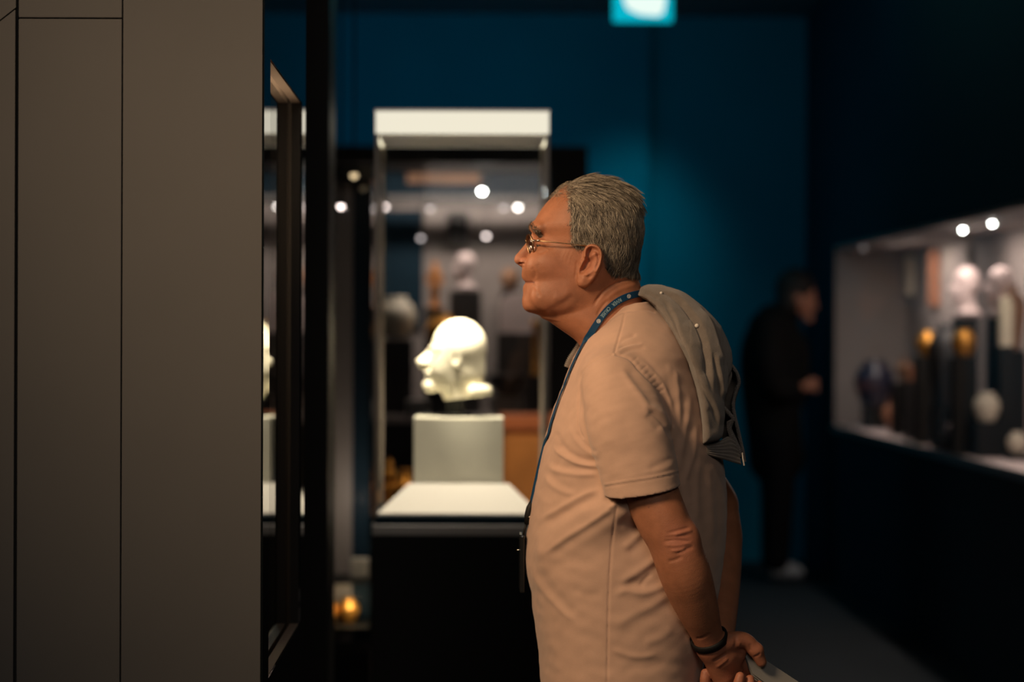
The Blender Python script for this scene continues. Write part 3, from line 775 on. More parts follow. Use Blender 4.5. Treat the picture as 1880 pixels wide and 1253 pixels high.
rthing(1812, 772, 718, 10.2, JAR, M['cream'], 'cream_pot', 'round cream pot low on the deck of the right showcase', 'pot')
rthing(1858, 640, 520, 10.3, TALL, M['brown'], 'brown_bottle', 'tall brown bottle at the right edge of the picture', 'bottle')
c = W(1682, 668, 11.9)
shelf_block(1682, 40, 697, 11.9, zc0, 0.1, M['dark_stone'], 'dark block under the tan box in the right showcase')
c = W(1682, 696.7, 11.9)
tag(box('tan_box', (c[0] - 0.047, 11.86, c[2]), (c[0] + 0.047, 11.94, c[2] + 0.075), M['terracotta'], None, 0.003), 'small square tan box below the gilt pot', 'box')
for px, D_, lab in ((1772, 11.25, 'pale pinkish head lit from above, left one of two in the right showcase'), (1834, 10.45, 'pale pinkish head lit from above, right one of two in the right showcase')):
    shelf_block(px, 40, 580, D_, zc0, 0.1, M['black'], 'tall dark block under the ' + ('left' if px < 1800 else 'right') + ' lit head in the right showcase')
    bust(px, 579.7, 480, D_, M['pink_stone'], lab)
    lamp('bust_spot', 'SPOT', W(px, 480, D_) + np.array((-0.03, -0.06, 0.28)), W(px, 525, D_), 13.0, (1.0, 0.86, 0.86), 0.015, spot=40)
# upright pale and terracotta relief slabs leaning on the back board
for px, t0, t1, D_, m, lab in ((1653, 425, 540, 12.5, 'cream', 'tall cream relief slab on the back of the right showcase'),
                               (1687, 420, 560, 11.75, 'terracotta', 'tall terracotta relief slab next to the cream one'),
                               (1738, 425, 600, 10.9, 'grey_stone', 'tall grey relief slab between the two lit heads and the terracotta slab'),
                               (1852, 510, 590, 10.55 * 0.885, 'cream', 'cream relief slab behind the right lit head')):
    D2_ = min((XB - 0.03) * FPX / (px - VPX), D_ + 1.2)
    c = W(px, 0, D2_); hw = 0.085
    za, zb_ = min(EYE - (t0 - VPY) * D2_ / FPX, zc1 - 0.03), EYE - (t1 - VPY) * D2_ / FPX
    rs = MB().box((XB - 0.03, D2_ - hw, zb_), (XB, D2_ + hw, za), 0.004)
    for k in range(4):
        zz = zb_ + (za - zb_) * (k + 0.5) / 4
        rs.box((XB - 0.036, D2_ - hw * 0.7, zz - 0.02), (XB - 0.028, D2_ + hw * 0.7, zz + 0.02), 0.003)
    tag(rs.build('relief_slab', M[m]), lab, 'relief')
for px, py, X, m, r_, lab in ((1767, 419, 2.2, 'led_green', 0.008, 'left bright oval spotlight at the top of the right showcase'),
                              (1821, 407, 2.2, 'led_green', 0.008, 'right bright spotlight at the top of the right showcase'),
                              (1822, 388, 2.3, 'led', 0.007, 'pale spotlight just above the right bright one'),
                              (1584, 452, 2.2, 'led_faint', 0.010, 'faint spotlight at the far top corner of the right showcase')):
    q = R(px, py, X); led(px, py, q[1], M[m], lab, r_, zc1)

rthing(1735, 742, 590, 10.9, TALL, M['dark_stone'], 'black_bottle', 'tall black bottle between the two gilt pots in the right showcase', 'bottle')
rthing(1640, 790, 728, 12.9, URN, M['terracotta'], 'terracotta_urn', 'small terracotta urn on the deck beside the navy jar', 'urn')
rthing(1752, 800, 770, 10.6, JAR, M['pink_stone'], 'pale_jar', 'tiny pale jar low on the deck left of the cream pot', 'jar')
rthing(1868, 830, 790, 10.0, JAR, M['cream'], 'pale_jar', 'small pale jar at the right edge, low on the deck', 'jar')
slab(1846, Rpy(1.36, 10.2), 540, 22, 10.2, M['cream'], 'stele', 'slim cream stele below the right lit head', 'stele')
shelf_block(1846, 24, Rpy(1.3595, 10.2), 10.2, zc0, 0.06, M['black'], 'slim block under the cream stele in the right showcase')
for px, py, D_, pw_ in ((1653, 470, 12.6, 5.0), (1846, 570, 10.15, 3.5), (1702, 628, 11.35, 3.0), (1769, 628, 10.35, 2.5)):
    q = W(px, py, D_)
    lamp('relief_spot', 'SPOT', (XR + 0.03, D_ - 0.12, zc1 - 0.03), (q[0] + (0.16 if px == 1653 else 0), q[1], q[2]), pw_, (1.0, 0.86, 0.62), 0.012, spot=26)

# ================================================================== the visitor
# modelled in pixel-sized units (1 unit = 0.946 mm): u to the right, w away from the camera, v downwards (stored as -v)
SM = FPX / YM
def toW(P):
    P = np.asarray(P, float)
    return np.stack([(P[:, 0] - VPX) / SM, YM + P[:, 1] / SM, EYE + (P[:, 2] + VPY) / SM], 1)
def N(px, py, w=0.0):
    k = 1 + w / FPX
    return (VPX + (px - VPX) * k, w, -(VPY + (py - VPY) * k))
def proj(P):
    k = 1 + P[:, 1] / FPX
    return VPX + (P[:, 0] - VPX) / k, VPY + (-P[:, 2] - VPY) / k
def gsm(a, n):
    if n <= 0: return a
    x = np.arange(-3 * n, 3 * n + 1); k = np.exp(-x * x / (2.0 * n * n)); k /= k.sum()
    return np.convolve(np.pad(a, 3 * n, mode='edge'), k, 'valid')
def table(rows, v, n=3):
    """columns of a table interpolated at v; v increasing downwards"""
    T = np.array(rows, float); g = np.arange(T[0, 0] - 20, T[-1, 0] + 20, 1.0)
    return [np.interp(v, g, gsm(np.interp(g, T[:, 0], T[:, j]), n)).astype(np.float32) for j in range(1, T.shape[1])]
def slices(X, Y, Z, rows, n=3, grow=0.0, pw=2.3):
    """body of horizontal slices: rows = v, front, back, centre, half width, front exponent"""
    v = -Z.ravel(); fx, bx, c, hw, pf = table(rows, v, n)
    fx = (fx - grow)[None, None, :]; bx = (bx + grow)[None, None, :]; c = c[None, None, :]; hw = (hw + grow)[None, None, :]; pf = pf[None, None, :]
    t = np.where(X < c, (c - X) / np.maximum(c - fx, 1), (X - c) / np.maximum(bx - c, 1))
    p = np.where(X < c, pf, 2.15)
    g = (np.power(t, p) + np.power(np.abs(Y) / np.maximum(hw, 1), pw)) ** (1 / 2.2) - 1
    return (g * np.minimum(hw, (bx - fx) / 2)).astype(np.float32)

HEAD = [(330, 1070, 1096, 1084, 12, 2), (332, 1060, 1106, 1085, 24, 2), (336, 1045, 1123, 1087, 38, 2), (342, 1034, 1137, 1089, 50, 2), (350, 1024, 1149, 1092, 58, 2.05),
        (360, 1015, 1158, 1094, 65, 2.1), (372, 1002, 1165, 1096, 71, 2.2), (388, 990, 1170, 1098, 75, 2.3), (402, 982, 1173, 1098, 77, 2.4), (412, 976, 1174, 1097, 78, 2.5),
        (420, 975.5, 1174, 1096, 78, 2.5), (428, 978, 1173.5, 1096, 77.5, 2.4), (436, 981, 1173, 1095, 77, 2.3), (450, 978, 1172, 1094, 76.5, 2.2), (470, 970, 1170, 1090, 75.5, 2.1), (488, 961, 1168, 1084, 74, 2.1),
        (497, 957.5, 1166, 1078, 73, 2.1), (507, 959.5, 1163, 1070, 72, 2.1), (513, 962.5, 1160, 1065, 71, 2.1), (518, 965, 1157, 1060, 70.5, 2.1), (522, 962.8, 1153, 1056, 70, 2.1), (530, 962.3, 1146, 1050, 69, 2.15),
        (540, 961, 1136, 1044, 67, 2.2), (552, 960, 1118, 1038, 64, 2.25), (563, 961.7, 1098, 1032, 59, 2.3), (570, 967, 1082, 1028, 53, 2.3), (576, 981, 1066, 1025, 44, 2.2), (580, 998, 1050, 1024, 28, 2)]
NECK = [(470, 1085, 1146, 1120, 40, 2), (500, 1070, 1168, 1122, 51, 2), (530, 1040, 1177.5, 1115, 57, 2), (560, 1005, 1180, 1105, 58, 2), (576, 995, 1185, 1100, 58, 2), (585, 1001, 1190, 1102, 59, 2), (600, 1022, 1198, 1112, 61, 2),
        (613, 1041, 1205, 1122, 63, 2), (622, 1054, 1210, 1130, 66, 2), (632, 1064, 1215, 1136, 70, 2), (650, 1072, 1222, 1142, 80, 2), (680, 1078, 1228, 1150, 95, 2), (720, 1080, 1235, 1150, 110, 2)]
TORSO = [(545, 1150, 1190, 1172, 58, 2), (556, 1140, 1196, 1168, 66, 2), (566, 1128, 1206, 1165, 74, 2), (580, 1112, 1220, 1160, 92, 2), (600, 1092, 1238, 1158, 122, 2), (620, 1076, 1250, 1155, 150, 2), (640, 1062, 1260, 1152, 174, 2), (655, 1054, 1266, 1150, 186, 2), (690, 1040, 1278, 1148, 200, 2.1),
         (720, 1029, 1290, 1150, 205, 2.2), (760, 1014, 1304, 1150, 206, 2.2), (800, 1003, 1318, 1150, 204, 2.2), (850, 992, 1328, 1148, 199, 2.2), (900, 981.5, 1334, 1146, 195, 2.2), (950, 973, 1334, 1144, 194, 2.2), (1000, 966, 1331, 1142, 194, 2.2),
         (1026, 964.8, 1328, 1140, 194, 2.2), (1050, 967, 1325, 1140, 193, 2.2), (1080, 974.5, 1320, 1140, 191, 2.2), (1120, 980, 1312, 1140, 188, 2.2), (1155, 985, 1303, 1140, 185, 2.2), (1200, 990.5, 1292, 1140, 182, 2.2), (1250, 994.5, 1288, 1140, 181, 2.2),
         (1300, 998, 1288, 1140, 182, 2.2), (1350, 1000, 1290, 1142, 184, 2.2)]

def axis(*seg):
    out = []
    for a, b, h in seg: out.append(np.arange(a, b, h))
    return np.concatenate(out).astype(np.float32)

def paths(L, w):
    return [N(x, y, w) for x, y in L]

# ---------------------------------------------------------------- body: head, neck, arms and hands in one continuous surface
bf = Field(None, None, 1.7, [axis((940, 1190, 1.6), (1190, 1424, 2.2)), axis((-290, -100, 2.0), (-100, 100, 1.7), (100, 285, 3.4)), axis((-1300, -600, 2.1), (-600, -318, 1.6))])
def region(f, u0, u1, w0, w1, v0, v1): return f.sub((u0, w0, -v1), (u1, w1, -v0))
sl, X, Y, Z = region(bf, 940, 1200, -100, 100, 320, 590)
d = slices(X, Y, Z, HEAD, 2)
d = np.maximum(d, np.maximum(330.5 + Z, -Z - 581.5))
bf.put(sl, d)
sl, X, Y, Z = region(bf, 960, 1250, -130, 130, 460, 730)
d = slices(X, Y, Z, NECK, 3)
d = np.maximum(d, np.maximum(468 + Z, -Z - 722))
bf.put(sl, d, 13)
# torso core under the shirt
sl, X, Y, Z = region(bf, 985, 1330, -200, 200, 640, 1305)
d = slices(X, Y, Z, TORSO, 3, grow=-13)
bf.put(sl, np.maximum(d, np.maximum(650 + Z, -Z - 1290)), 8)
# nose
def P(u, v, w=0): return (u, w, -v)
bf.chain([P(983, 432), P(973.5, 447), P(965, 459), P(955.5, 472)], [5.5, 7.0, 8.0, 9.0], 9)
bf.ell(P(954.3, 477), (10.6, 11.5, 9.2), 5)
bf.cone(P(958, 484), P(966, 489), 4.6, 5.2, 5)
for s in (-1, 1):
    bf.ell(P(964.5, 481, s * 13), (10, 7.5, 8.6), 2.6)
    bf.cone(P(953.5, 483.6, s * 5), P(962.5, 485.2, s * 24), 2.3, 2.9, 1.0, 'cut')
    # brow, socket, lids, cheek, lips
    bf.cone(P(981, 417, s * 14), P(990, 420, s * 46), 8, 7, 9)
    bf.ell(P(983, 444, s * 34), (14, 19, 11), 11, 'cut')
    bf.ell(P(996.5, 450.5, s * 34), (14.6, 16.5, 13.5), 4)
    bf.ell(P(1000, 487, s * 46), (30, 24, 26), 26)
    bf.ell(P(1010, 545, s * 52), (34, 16, 24), 20)
    bf.cone(P(970, 531, 0), P(980, 534, s * 24), 6, 4, 9)
    bf.cone(P(968, 507, s * 4), P(977, 511, s * 24), 7, 5, 8)
    # eye opening
    sl, X, Y, Z = region(bf, 970, 1012, s * 34 - 22, s * 34 + 22, 436, 466)
    e_ = np.maximum(np.abs(-Z - 452.5 - 0.10 * (X - 982)) - 2.1 * np.sqrt(np.clip(1 - ((Y - s * 35) / 17.0) ** 2, 0, 1)) + 0.001, X - 1000)
    bf.put(sl, (e_ + 0 * X + 0 * Y).astype(np.float32), 1.2, 'cut')
bf.ell(P(972, 556), (10.5, 24, 16), 10)
# ears
EAR = [(1072, 458), (1076, 451), (1083, 447.5), (1091, 448), (1098, 451.5), (1103, 457.5), (1105.8, 466), (1105.5, 476), (1103.5, 485), (1100, 495), (1095, 505), (1089, 514), (1082, 521), (1074, 526.5), (1067, 526.5), (1061, 522), (1059, 512), (1060.5, 500), (1064, 488), (1069, 475), (1071, 466)]
def earmap(u, v):
    """relief of the ear over its plane"""
    px, py = VPX + (u - VPX) / (1 - 82 / FPX), VPY + (v - VPY) / (1 - 82 / FPX)
    sh_ = px.shape; a, b = px.ravel(), py.ravel()
    def G(path, wd): return np.exp(-(seg_dist(a, b, spline(path, 5))[0] / wd) ** 2)
    r = 80 + 0.34 * (a - 1062) - 0.05 * (b - 480)
    r += 7.0 * G([(1074, 470), (1074, 458), (1081, 451.5), (1090, 451.5), (1098, 456), (1102, 465), (1101.5, 477), (1098.5, 488), (1094, 497)], 3.4)
    r += 4.5 * G([(1092, 503), (1085, 512)], 5)
    r += 5.0 * G([(1091, 466), (1094, 476), (1092, 487), (1086, 498), (1078, 503)], 4.2)
    r += 3.0 * G([(1084, 470), (1091, 466)], 3.5)
    r -= 7.0 * G([(1082, 459), (1079, 465), (1079, 471)], 3.4)
    r -= 13.0 * G([(1080, 478), (1076, 486), (1071, 493), (1068, 498)], 4.2)
    r -= 4.0 * G([(1085, 480), (1083, 488)], 4.5)
    r -= 2.2 * G([(1098, 468), (1098, 480), (1093, 493)], 2.0)
    r += 4.5 * G([(1066, 480), (1066, 489)], 4)
    r += 4.0 * G([(1070, 512), (1068, 518)], 7)
    r += 2.5 * G([(1069, 503), (1077, 504)], 3)
    return r.reshape(sh_)
for s in (-1, 1):
    sl, X, Y, Z = region(bf, 1046, 1112, min(s * 50, s * 110), max(s * 50, s * 110), 440, 534)
    U2, V2 = np.broadcast_arrays(X[:, :, :], -Z[:, :, :])
    U2 = U2[:, 0, :].astype(float); V2 = V2[:, 0, :].astype(float)
    k_ = 1 - 82 / FPX
    ep = [(VPX + (x - VPX) * k_, VPY + (y - VPY) * k_) for x, y in spline(EAR + EAR[:1], 4)[:-1]]
    d2 = poly_sdf(U2, V2, ep)[:, None, :]
    Hm = earmap(U2, V2)[:, None, :]
    lo_ = 74 + 0.34 * (U2 - 1062)[:, None, :] - 13 + 12 * np.clip((1078 - U2) / 20, -0.2, 1)[:, None, :] * -1
    O = s * Y
    q = smax(smax(d2, (O - Hm) * 0.8, 5.0), (lo_ - O), 4.0)
    bf.put(sl, q.astype(np.float32), 3.0)
    kk = 1 - 82 / FPX
    def E(x, y, w): return (VPX + (x - VPX) * kk, w * s, -(VPY + (y - VPY) * kk))
    bf.chain([E(1081, 477, 84), E(1076, 486, 80), E(1069, 496, 82)], [3.5, 6.0, 4.0], 3, 'cut')
    bf.chain([E(1081, 459, 86), E(1079, 467, 85), E(1080, 473, 87)], [3.2, 4.2, 2.5], 2.5, 'cut')

# arms: the near (left) one hangs back, the far (right) one bends behind the back
bf.chain([N(1150, 745, -205), N(1183, 870, -222), N(1199, 911, -226), N(1218, 955, -230), N(1236, 992, -230), N(1257, 1046, -221), N(1270, 1083, -203), N(1283, 1118, -183), N(1295, 1150, -162), N(1305, 1178, -146)],
         [48, 48, 47.5, 46, 43.5, 45, 42, 36.5, 30, 26.5], 16)
bf.ell(N(1262, 988, -238), (20, 18, 26), 18)
bf.chain([N(1180, 745, 195), N(1300, 905, 212), N(1314, 940, 212), N(1321, 990, 210), N(1321, 1045, 190), N(1322, 1110, 130), N(1322, 1180, 40), N(1322, 1225, -30)], [48, 46, 45, 44, 43, 36, 27, 25], 16)
bf.ell(N(1338, 985, 212), (20, 18, 24), 16)
# near hand: back of the hand, thumb on the brochure, fingers curled under it
bf.cone(N(1312, 1188, -142), N(1350, 1196, -122), 25, 22, 12)
bf.cone(N(1308, 1190, -140), N(1330, 1238, -118), 23, 22, 14)
bf.cone(N(1330, 1205, -132), N(1348, 1228, -112), 24, 18, 12)
bf.chain([N(1322, 1180, -150), N(1366, 1174, -142), N(1388, 1193, -138), N(1400, 1214, -133)], [19, 14.5, 12.5, 9.5], 7)
bf.ell(N(1391, 1192, -140), (13, 12, 12.5), 5)
bf.chain([N(1352, 1205, -112), N(1386, 1236, -92), N(1392, 1262, -90), N(1376, 1276, -104)], [14, 11, 10, 8.5], 4)
bf.chain([N(1346, 1222, -104), N(1372, 1262, -84), N(1372, 1284, -92), N(1356, 1290, -108)], [14, 11, 10, 8.5], 4)
bf.chain([N(1336, 1236, -104), N(1352, 1276, -86), N(1346, 1292, -98), N(1332, 1292, -112)], [13.5, 10.5, 9.5, 8], 4)
bf.chain([N(1324, 1242, -108), N(1332, 1278, -94), N(1322, 1290, -106), N(1312, 1284, -116)], [12, 9, 8.5, 7], 4)
# far hand: palm below, finger ends showing between the near hand and the brochure
bf.cone(N(1322, 1225, -40), N(1330, 1272, -62), 25, 26, 12)
bf.chain([N(1340, 1282, -80), N(1352, 1274, -134), N(1357, 1257, -152), N(1361, 1241, -152)], [12, 10.5, 9.8, 8.2], 3)
bf.chain([N(1348, 1288, -74), N(1372, 1282, -124), N(1378, 1262, -144), N(1379, 1246, -140)], [12, 10.5, 9.6, 8.0], 3)
bf.chain([N(1354, 1290, -70), N(1388, 1288, -112), N(1395, 1270, -130), N(1396, 1256, -128)], [11, 9.5, 8.8, 7.4], 3)
bf.chain([N(1318, 1262, -70), N(1300, 1262, -108), N(1297, 1248, -118), N(1297, 1235, -118)], [13, 11, 9.8, 8.0], 3)
bf.chain([N(1330, 1290, -70), N(1330, 1294, -110), N(1322, 1284, -136), N(1316, 1268, -140)], [11, 9.5, 8.6, 7.6], 3)
BV, BQ = bf.mesh(2)
del bf

def displace(V, Q, items, side=-1):
    """grooves and ridges along curves drawn on the side of the body; amplitude in units, + is outwards"""
    Nn = vnormals(V, Q); px, py = proj(V); D = np.zeros(len(V))
    ok = (Nn[:, 1] * side > -0.15)
    for it in items:
        path, wd, amp = it[0], it[1], it[2]; kind = it[3] if len(it) > 3 else 'line'; wlim = it[4] if len(it) > 4 else None
        sp = spline(path, 6); lo = sp.min(0) - 4 * wd; hi = sp.max(0) + 4 * wd
        m = ok & (px > lo[0]) & (px < hi[0]) & (py > lo[1]) & (py < hi[1])
        if wlim is not None: m &= (V[:, 1] > wlim[0]) & (V[:, 1] < wlim[1])
        i = np.where(m)[0]
        if not len(i): continue
        d_, t, sd = seg_dist(px[i], py[i], sp)
        tp = np.clip(np.minimum(t, 1 - t) / 0.22, 0, 1); tp = tp * tp * (3 - 2 * tp)
        if kind == 'seam': tp = np.clip(np.minimum(t, 1 - t) / 0.02, 0, 1)
        if kind in ('line', 'seam'): g_ = np.exp(-(d_ / wd) ** 2)
        elif kind[:4] == 'step':                # one layer of cloth ending over another
            s_ = sd if kind == 'step+' else -sd
            g_ = np.exp(-np.maximum(s_, 0) / (5.0 * wd)) / (1 + np.exp(-np.clip(s_ / 1.1, -30, 30))) - 0.5 * np.exp(-((s_ + 2.2) / 2.6) ** 2)
        else:                                   # 'fold': groove with a raised lip on one side
            s_ = 1 if kind == 'fold+' else -1
            g_ = -np.exp(-(sd / wd) ** 2) + 0.75 * np.exp(-((sd * s_ - 1.9 * wd) / (1.5 * wd)) ** 2)
        D[i] += amp * g_ * tp
    return V + Nn * D[:, None]

FACE = [([(975, 490), (981, 499), (984, 510)], 3.0, -1.0), ([(985, 484), (992, 492), (995, 500)], 4.5, -0.5),
        ([(958, 518.3), (968, 518.8), (980, 518.2)], 1.9, -2.4), ([(979, 519), (982.5, 529), (988, 538), (990.5, 548)], 3.4, -1.3),
        ([(984, 464), (995, 463), (1005, 457)], 2.6, -1.1), ([(998, 452), (1008, 455), (1018, 453)], 2.0, -0.9), ([(986, 444), (996, 445), (1006, 449)], 2.2, -1.2),
        ([(1059, 476), (1057, 496), (1055.5, 512)], 1.9, -1.3), ([(1064, 480), (1061, 502)], 1.7, -1.1),
        ([(1046, 456), (1039, 470), (1036, 484)], 2.6, 0.5), ([(1039, 456), (1033, 470), (1031, 482)], 2.6, 0.35), ([(1052, 458), (1046, 472), (1042, 488)], 2.6, 0.4),
        ([(1172, 507), (1149, 513), (1129, 520.5), (1111, 532), (1102, 542), (1094, 553), (1087, 566)], 2.8, -3.0), ([(1176, 521), (1150, 526), (1126, 538), (1108, 556)], 4.0, 1.4),
        ([(1118, 548), (1104, 564), (1094, 582)], 2.6, -1.5), ([(1000, 573), (1020, 566), (1040, 552), (1056, 538)], 8.0, -2.6), ([(1012, 545), (1030, 548), (1050, 534)], 8, 1.6),
        ([(984, 512), (980, 505), (983, 498)], 4, -0.7),
        ([(1216, 994), (1244, 991), (1275, 995)], 2.2, -1.4), ([(1222, 980), (1247, 973), (1271, 966)], 2.2, -1.2), ([(1220, 987), (1246, 984), (1272, 981)], 2.0, -1.0), ([(1217, 1001), (1250, 1000), (1277, 992)], 2.6, 1.2), ([(1241, 1018), (1259, 1009), (1277, 1002)], 3.2, -1.6),
        ([(1226, 1031), (1242, 1027), (1256, 1020)], 2.8, -1.8), ([(1235, 983), (1255, 977), (1275, 972)], 3.0, 1.8), ([(1230, 1011), (1250, 1010), (1262, 1004)], 2.6, 1.6),
        ([(1310, 1215), (1325, 1206), (1338, 1196)], 2.6, -2.4), ([(1316, 1226), (1330, 1215), (1340, 1206)], 2.6, 1.6), ([(1350, 1190), (1353, 1178), (1352, 1166)], 2.6, -1.6), ([(1358, 1188), (1360, 1176)], 2.4, 1.2),
        ([(1385, 1206), (1394, 1202), (1399, 1197)], 2.0, -1.6), ([(1379, 1196), (1380, 1180)], 2.6, -1.4), ([(1278, 1172), (1292, 1170), (1308, 1160)], 2.2, -1.3)]
BV = displace(BV, BQ, FACE)
px, py = proj(BV); near = BV[:, 1] < 0
def blob(x, y, rx, ry, yl=None):
    g_ = np.exp(-((px - x) / rx) ** 2 - ((py - y) / ry) ** 2); return g_
skin = np.array((0.43, 0.178, 0.094)); C = np.tile(skin, (len(BV), 1))
def tintin(m, col): 
    global C
    C = C * (1 - m[:, None]) + np.array(col) * m[:, None]
tintin(0.45 * blob(1252, 990, 30, 34), (0.62, 0.24, 0.17)); tintin(0.3 * blob(955, 475, 14, 12), (0.60, 0.25, 0.17))
tintin(0.5 * np.clip((py - 1150) / 30, 0, 1) * (px > 1270), (0.40, 0.15, 0.095)); tintin(0.28 * blob(1020, 500, 34, 26), (0.56, 0.24, 0.16)); tintin(0.35 * np.exp(-(seg_dist(px, py, [(956, 514), (978, 517)])[0] / 5) ** 2) * (py < 700), (0.40, 0.16, 0.11)); tintin(0.75 * np.exp(-(seg_dist(px, py, [(956, 518.3), (980, 518.3)])[0] / 1.5) ** 2) * (py < 700), (0.12, 0.045, 0.035))  # mouth: lip colour, plus the crease's shade painted as a thin dark line
tintin(0.35 * blob(1085, 480, 16, 30), (0.60, 0.24, 0.16)); tintin(0.22 * blob(1030, 545, 50, 18), (0.42, 0.22, 0.16))
HAIRP = [(1038, 322), (1040, 346), (1042, 372), (1047, 400), (1046, 430), (1049, 446), (1060, 450), (1074, 449), (1090, 444), (1104, 452), (1110, 470), (1108, 484), (1115, 492), (1121, 503), (1150, 506), (1186, 510), (1210, 440), (1190, 330), (1100, 310)]
ph = VPX + (BV[:, 0] - VPX) / (1 - 70 / FPX); pv = VPY + (-BV[:, 2] - VPY) / (1 - 70 / FPX)
kz = np.clip((np.abs(BV[:, 1])) / 70, 0, 1)
ph = VPX + (BV[:, 0] - VPX) / (1 - np.abs(BV[:, 1]) / FPX); pv = VPY + (-BV[:, 2] - VPY) / (1 - np.abs(BV[:, 1]) / FPX)
hm = np.full(len(BV), 50.0); i = np.where((pv < 530) & (ph > 1000))[0]; hm[i] = poly_sdf(ph[i], pv[i], HAIRP)
inear = (ph > 1056) & (ph < 1108) & (pv > 449) & (np.abs(BV[:, 1]) > 72)
hm[inear] = 50
hmask = np.clip(0.5 - hm / 6, 0, 1)
tintin(0.85 * hmask, (0.17, 0.125, 0.09))
moles = [(1141, 558, 1.8), (1192, 931, 1.6)]
for x, y, r_ in moles: tintin(0.8 * blob(x, y, r_, r_), (0.2, 0.09, 0.06))

man = empty('person', toW([P(1140, 2095.8, 0)])[0], 'grey-haired man in salmon T-shirt and glasses looking left into the wall window', 'person')
M['skin'] = mat('weathered_skin', skin, 0.5, spec=0.35, noise=0.17, nscale=38, bump=0.2, bscale=600, sss=0.10, attr='tint')
body = mk('body', toW(BV), BQ, M['skin'], man, smooth=True)
def setcol(o, C, name='tint'):
    a = o.data.color_attributes.new(name, 'FLOAT_COLOR', 'POINT')
    a.data.foreach_set('color', np.concatenate([C, np.ones((len(C), 1))], 1).astype(np.float32).ravel())
setcol(body, C)
BN = vnormals(BV, BQ)

# eyes
for s in (-1, 1):
    c = np.array(P(995, 451.5, s * 34)); th = np.linspace(0, math.pi, 18); V = []; F = []; cols = []
    for a in th:
        for k in range(24):
            b = 2 * math.pi * k / 24
            V.append(c + 12.2 * np.array((-math.cos(a), math.sin(a) * math.cos(b), math.sin(a) * math.sin(b))))
            cols.append((0.03, 0.025, 0.02) if a < 0.34 else (0.07, 0.065, 0.055) if a < 0.85 else (0.40, 0.31, 0.25))
    for i in range(17):
        for k in range(24): F.append((i * 24 + k, i * 24 + (k + 1) % 24, (i + 1) * 24 + (k + 1) % 24, (i + 1) * 24 + k))
    eo = mk('eye', toW(V), F, mat('eye', (0.6, 0.55, 0.5), 0.12, attr='tint'), man, smooth=True)
    setcol(eo, np.array(cols))

# ---------------------------------------------------------------- hair
def hair_object(name, roots, normals, dirs, length, rad, material, parent, seg=7, wave=2.2, lift=0.35, clump=0.6, tint=None):
    n = len(roots); t = np.linspace(0, 1, seg)
    nb = max(1, n // 14); cl = rng.integers(0, n, nb)
    grid = roots[cl]
    own = np.empty(n, int)
    for a in range(0, n, 2000): own[a:a + 2000] = np.argmin(((roots[a:a + 2000, None] - grid[None]) ** 2).sum(2), 1)
    D = dirs + normals * lift; D /= np.linalg.norm(D, axis=1)[:, None]
    phs = rng.uniform(0, 6.28, n); cph = rng.uniform(0, 6.28, nb)[own]
    side = np.cross(normals, dirs); side /= np.linalg.norm(side, axis=1)[:, None] + 1e-9
    Pn = roots[:, None, :] + D[:, None, :] * (length[:, None] * t[None, :])[:, :, None]
    Pn = Pn - normals[:, None, :] * (lift * 0.75 * length[:, None] * t[None, :] ** 2)[:, :, None]
    Pn = Pn + side[:, None, :] * (wave * (np.sin(cph[:, None] + t[None, :] * 5.5) - np.sin(cph)[:, None]) * (0.3 + t[None, :]) + rng.normal(0, 0.9, (n, 1)) * t[None, :])[:, :, None]
    lead = Pn[cl][own] if nb > 0 else Pn
    off = lead - Pn
    Pn = Pn + off * (clump * t[None, :] ** 1.3)[:, :, None] * (rng.uniform(0.4, 1.0, n) * (np.linalg.norm(off[:, 0], axis=1) < 14))[:, None, None]
    Wp = toW(Pn.reshape(-1, 3)) - wl(parent)
    hc = bpy.data.hair_curves.new(name)
    hc.add_curves([seg] * n)
    hc.points.foreach_set('position', Wp.astype(np.float32).ravel())
    R_ = (rad * np.array([1, 1, 1, .95, .85, .65, .3])[:seg][None, :] * rng.uniform(0.75, 1.2, (n, 1))).astype(np.float32).ravel()
    at = hc.attributes.get('radius') or hc.attributes.new('radius', 'FLOAT', 'POINT')
    at.data.foreach_set('value', R_)
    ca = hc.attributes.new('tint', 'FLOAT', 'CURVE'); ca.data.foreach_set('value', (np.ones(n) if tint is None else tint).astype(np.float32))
    hc.materials.append(material)
    o = bpy.data.objects.new(name, hc); COL.objects.link(o); o.parent = parent
    return o

def hair_mat(name, lo, hi, mid):
    m = bpy.data.materials.new(name); m.use_nodes = True; nt = m.node_tree; p = nt.nodes['Principled BSDF']
    hi_ = nt.nodes.new('ShaderNodeHairInfo'); r = nt.nodes.new('ShaderNodeValToRGB')
    r.color_ramp.elements[0].color = tuple(lo) + (1,); r.color_ramp.elements[1].color = tuple(hi) + (1,)
    e = r.color_ramp.elements.new(0.45); e.color = tuple(mid) + (1,)
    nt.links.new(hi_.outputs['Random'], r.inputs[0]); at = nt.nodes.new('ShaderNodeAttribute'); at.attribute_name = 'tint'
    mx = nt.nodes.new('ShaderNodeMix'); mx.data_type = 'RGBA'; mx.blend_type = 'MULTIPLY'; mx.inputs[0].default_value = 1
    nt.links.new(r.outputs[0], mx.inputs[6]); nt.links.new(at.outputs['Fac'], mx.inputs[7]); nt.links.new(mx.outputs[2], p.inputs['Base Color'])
    p.inputs['Roughness'].default_value = 0.45; p.inputs['Specular IOR Level'].default_value = 0.5
    return m
M['hair'] = hair_mat('grey_hair', (0.035, 0.029, 0.022), (0.64, 0.56, 0.43), (0.24, 0.20, 0.15))

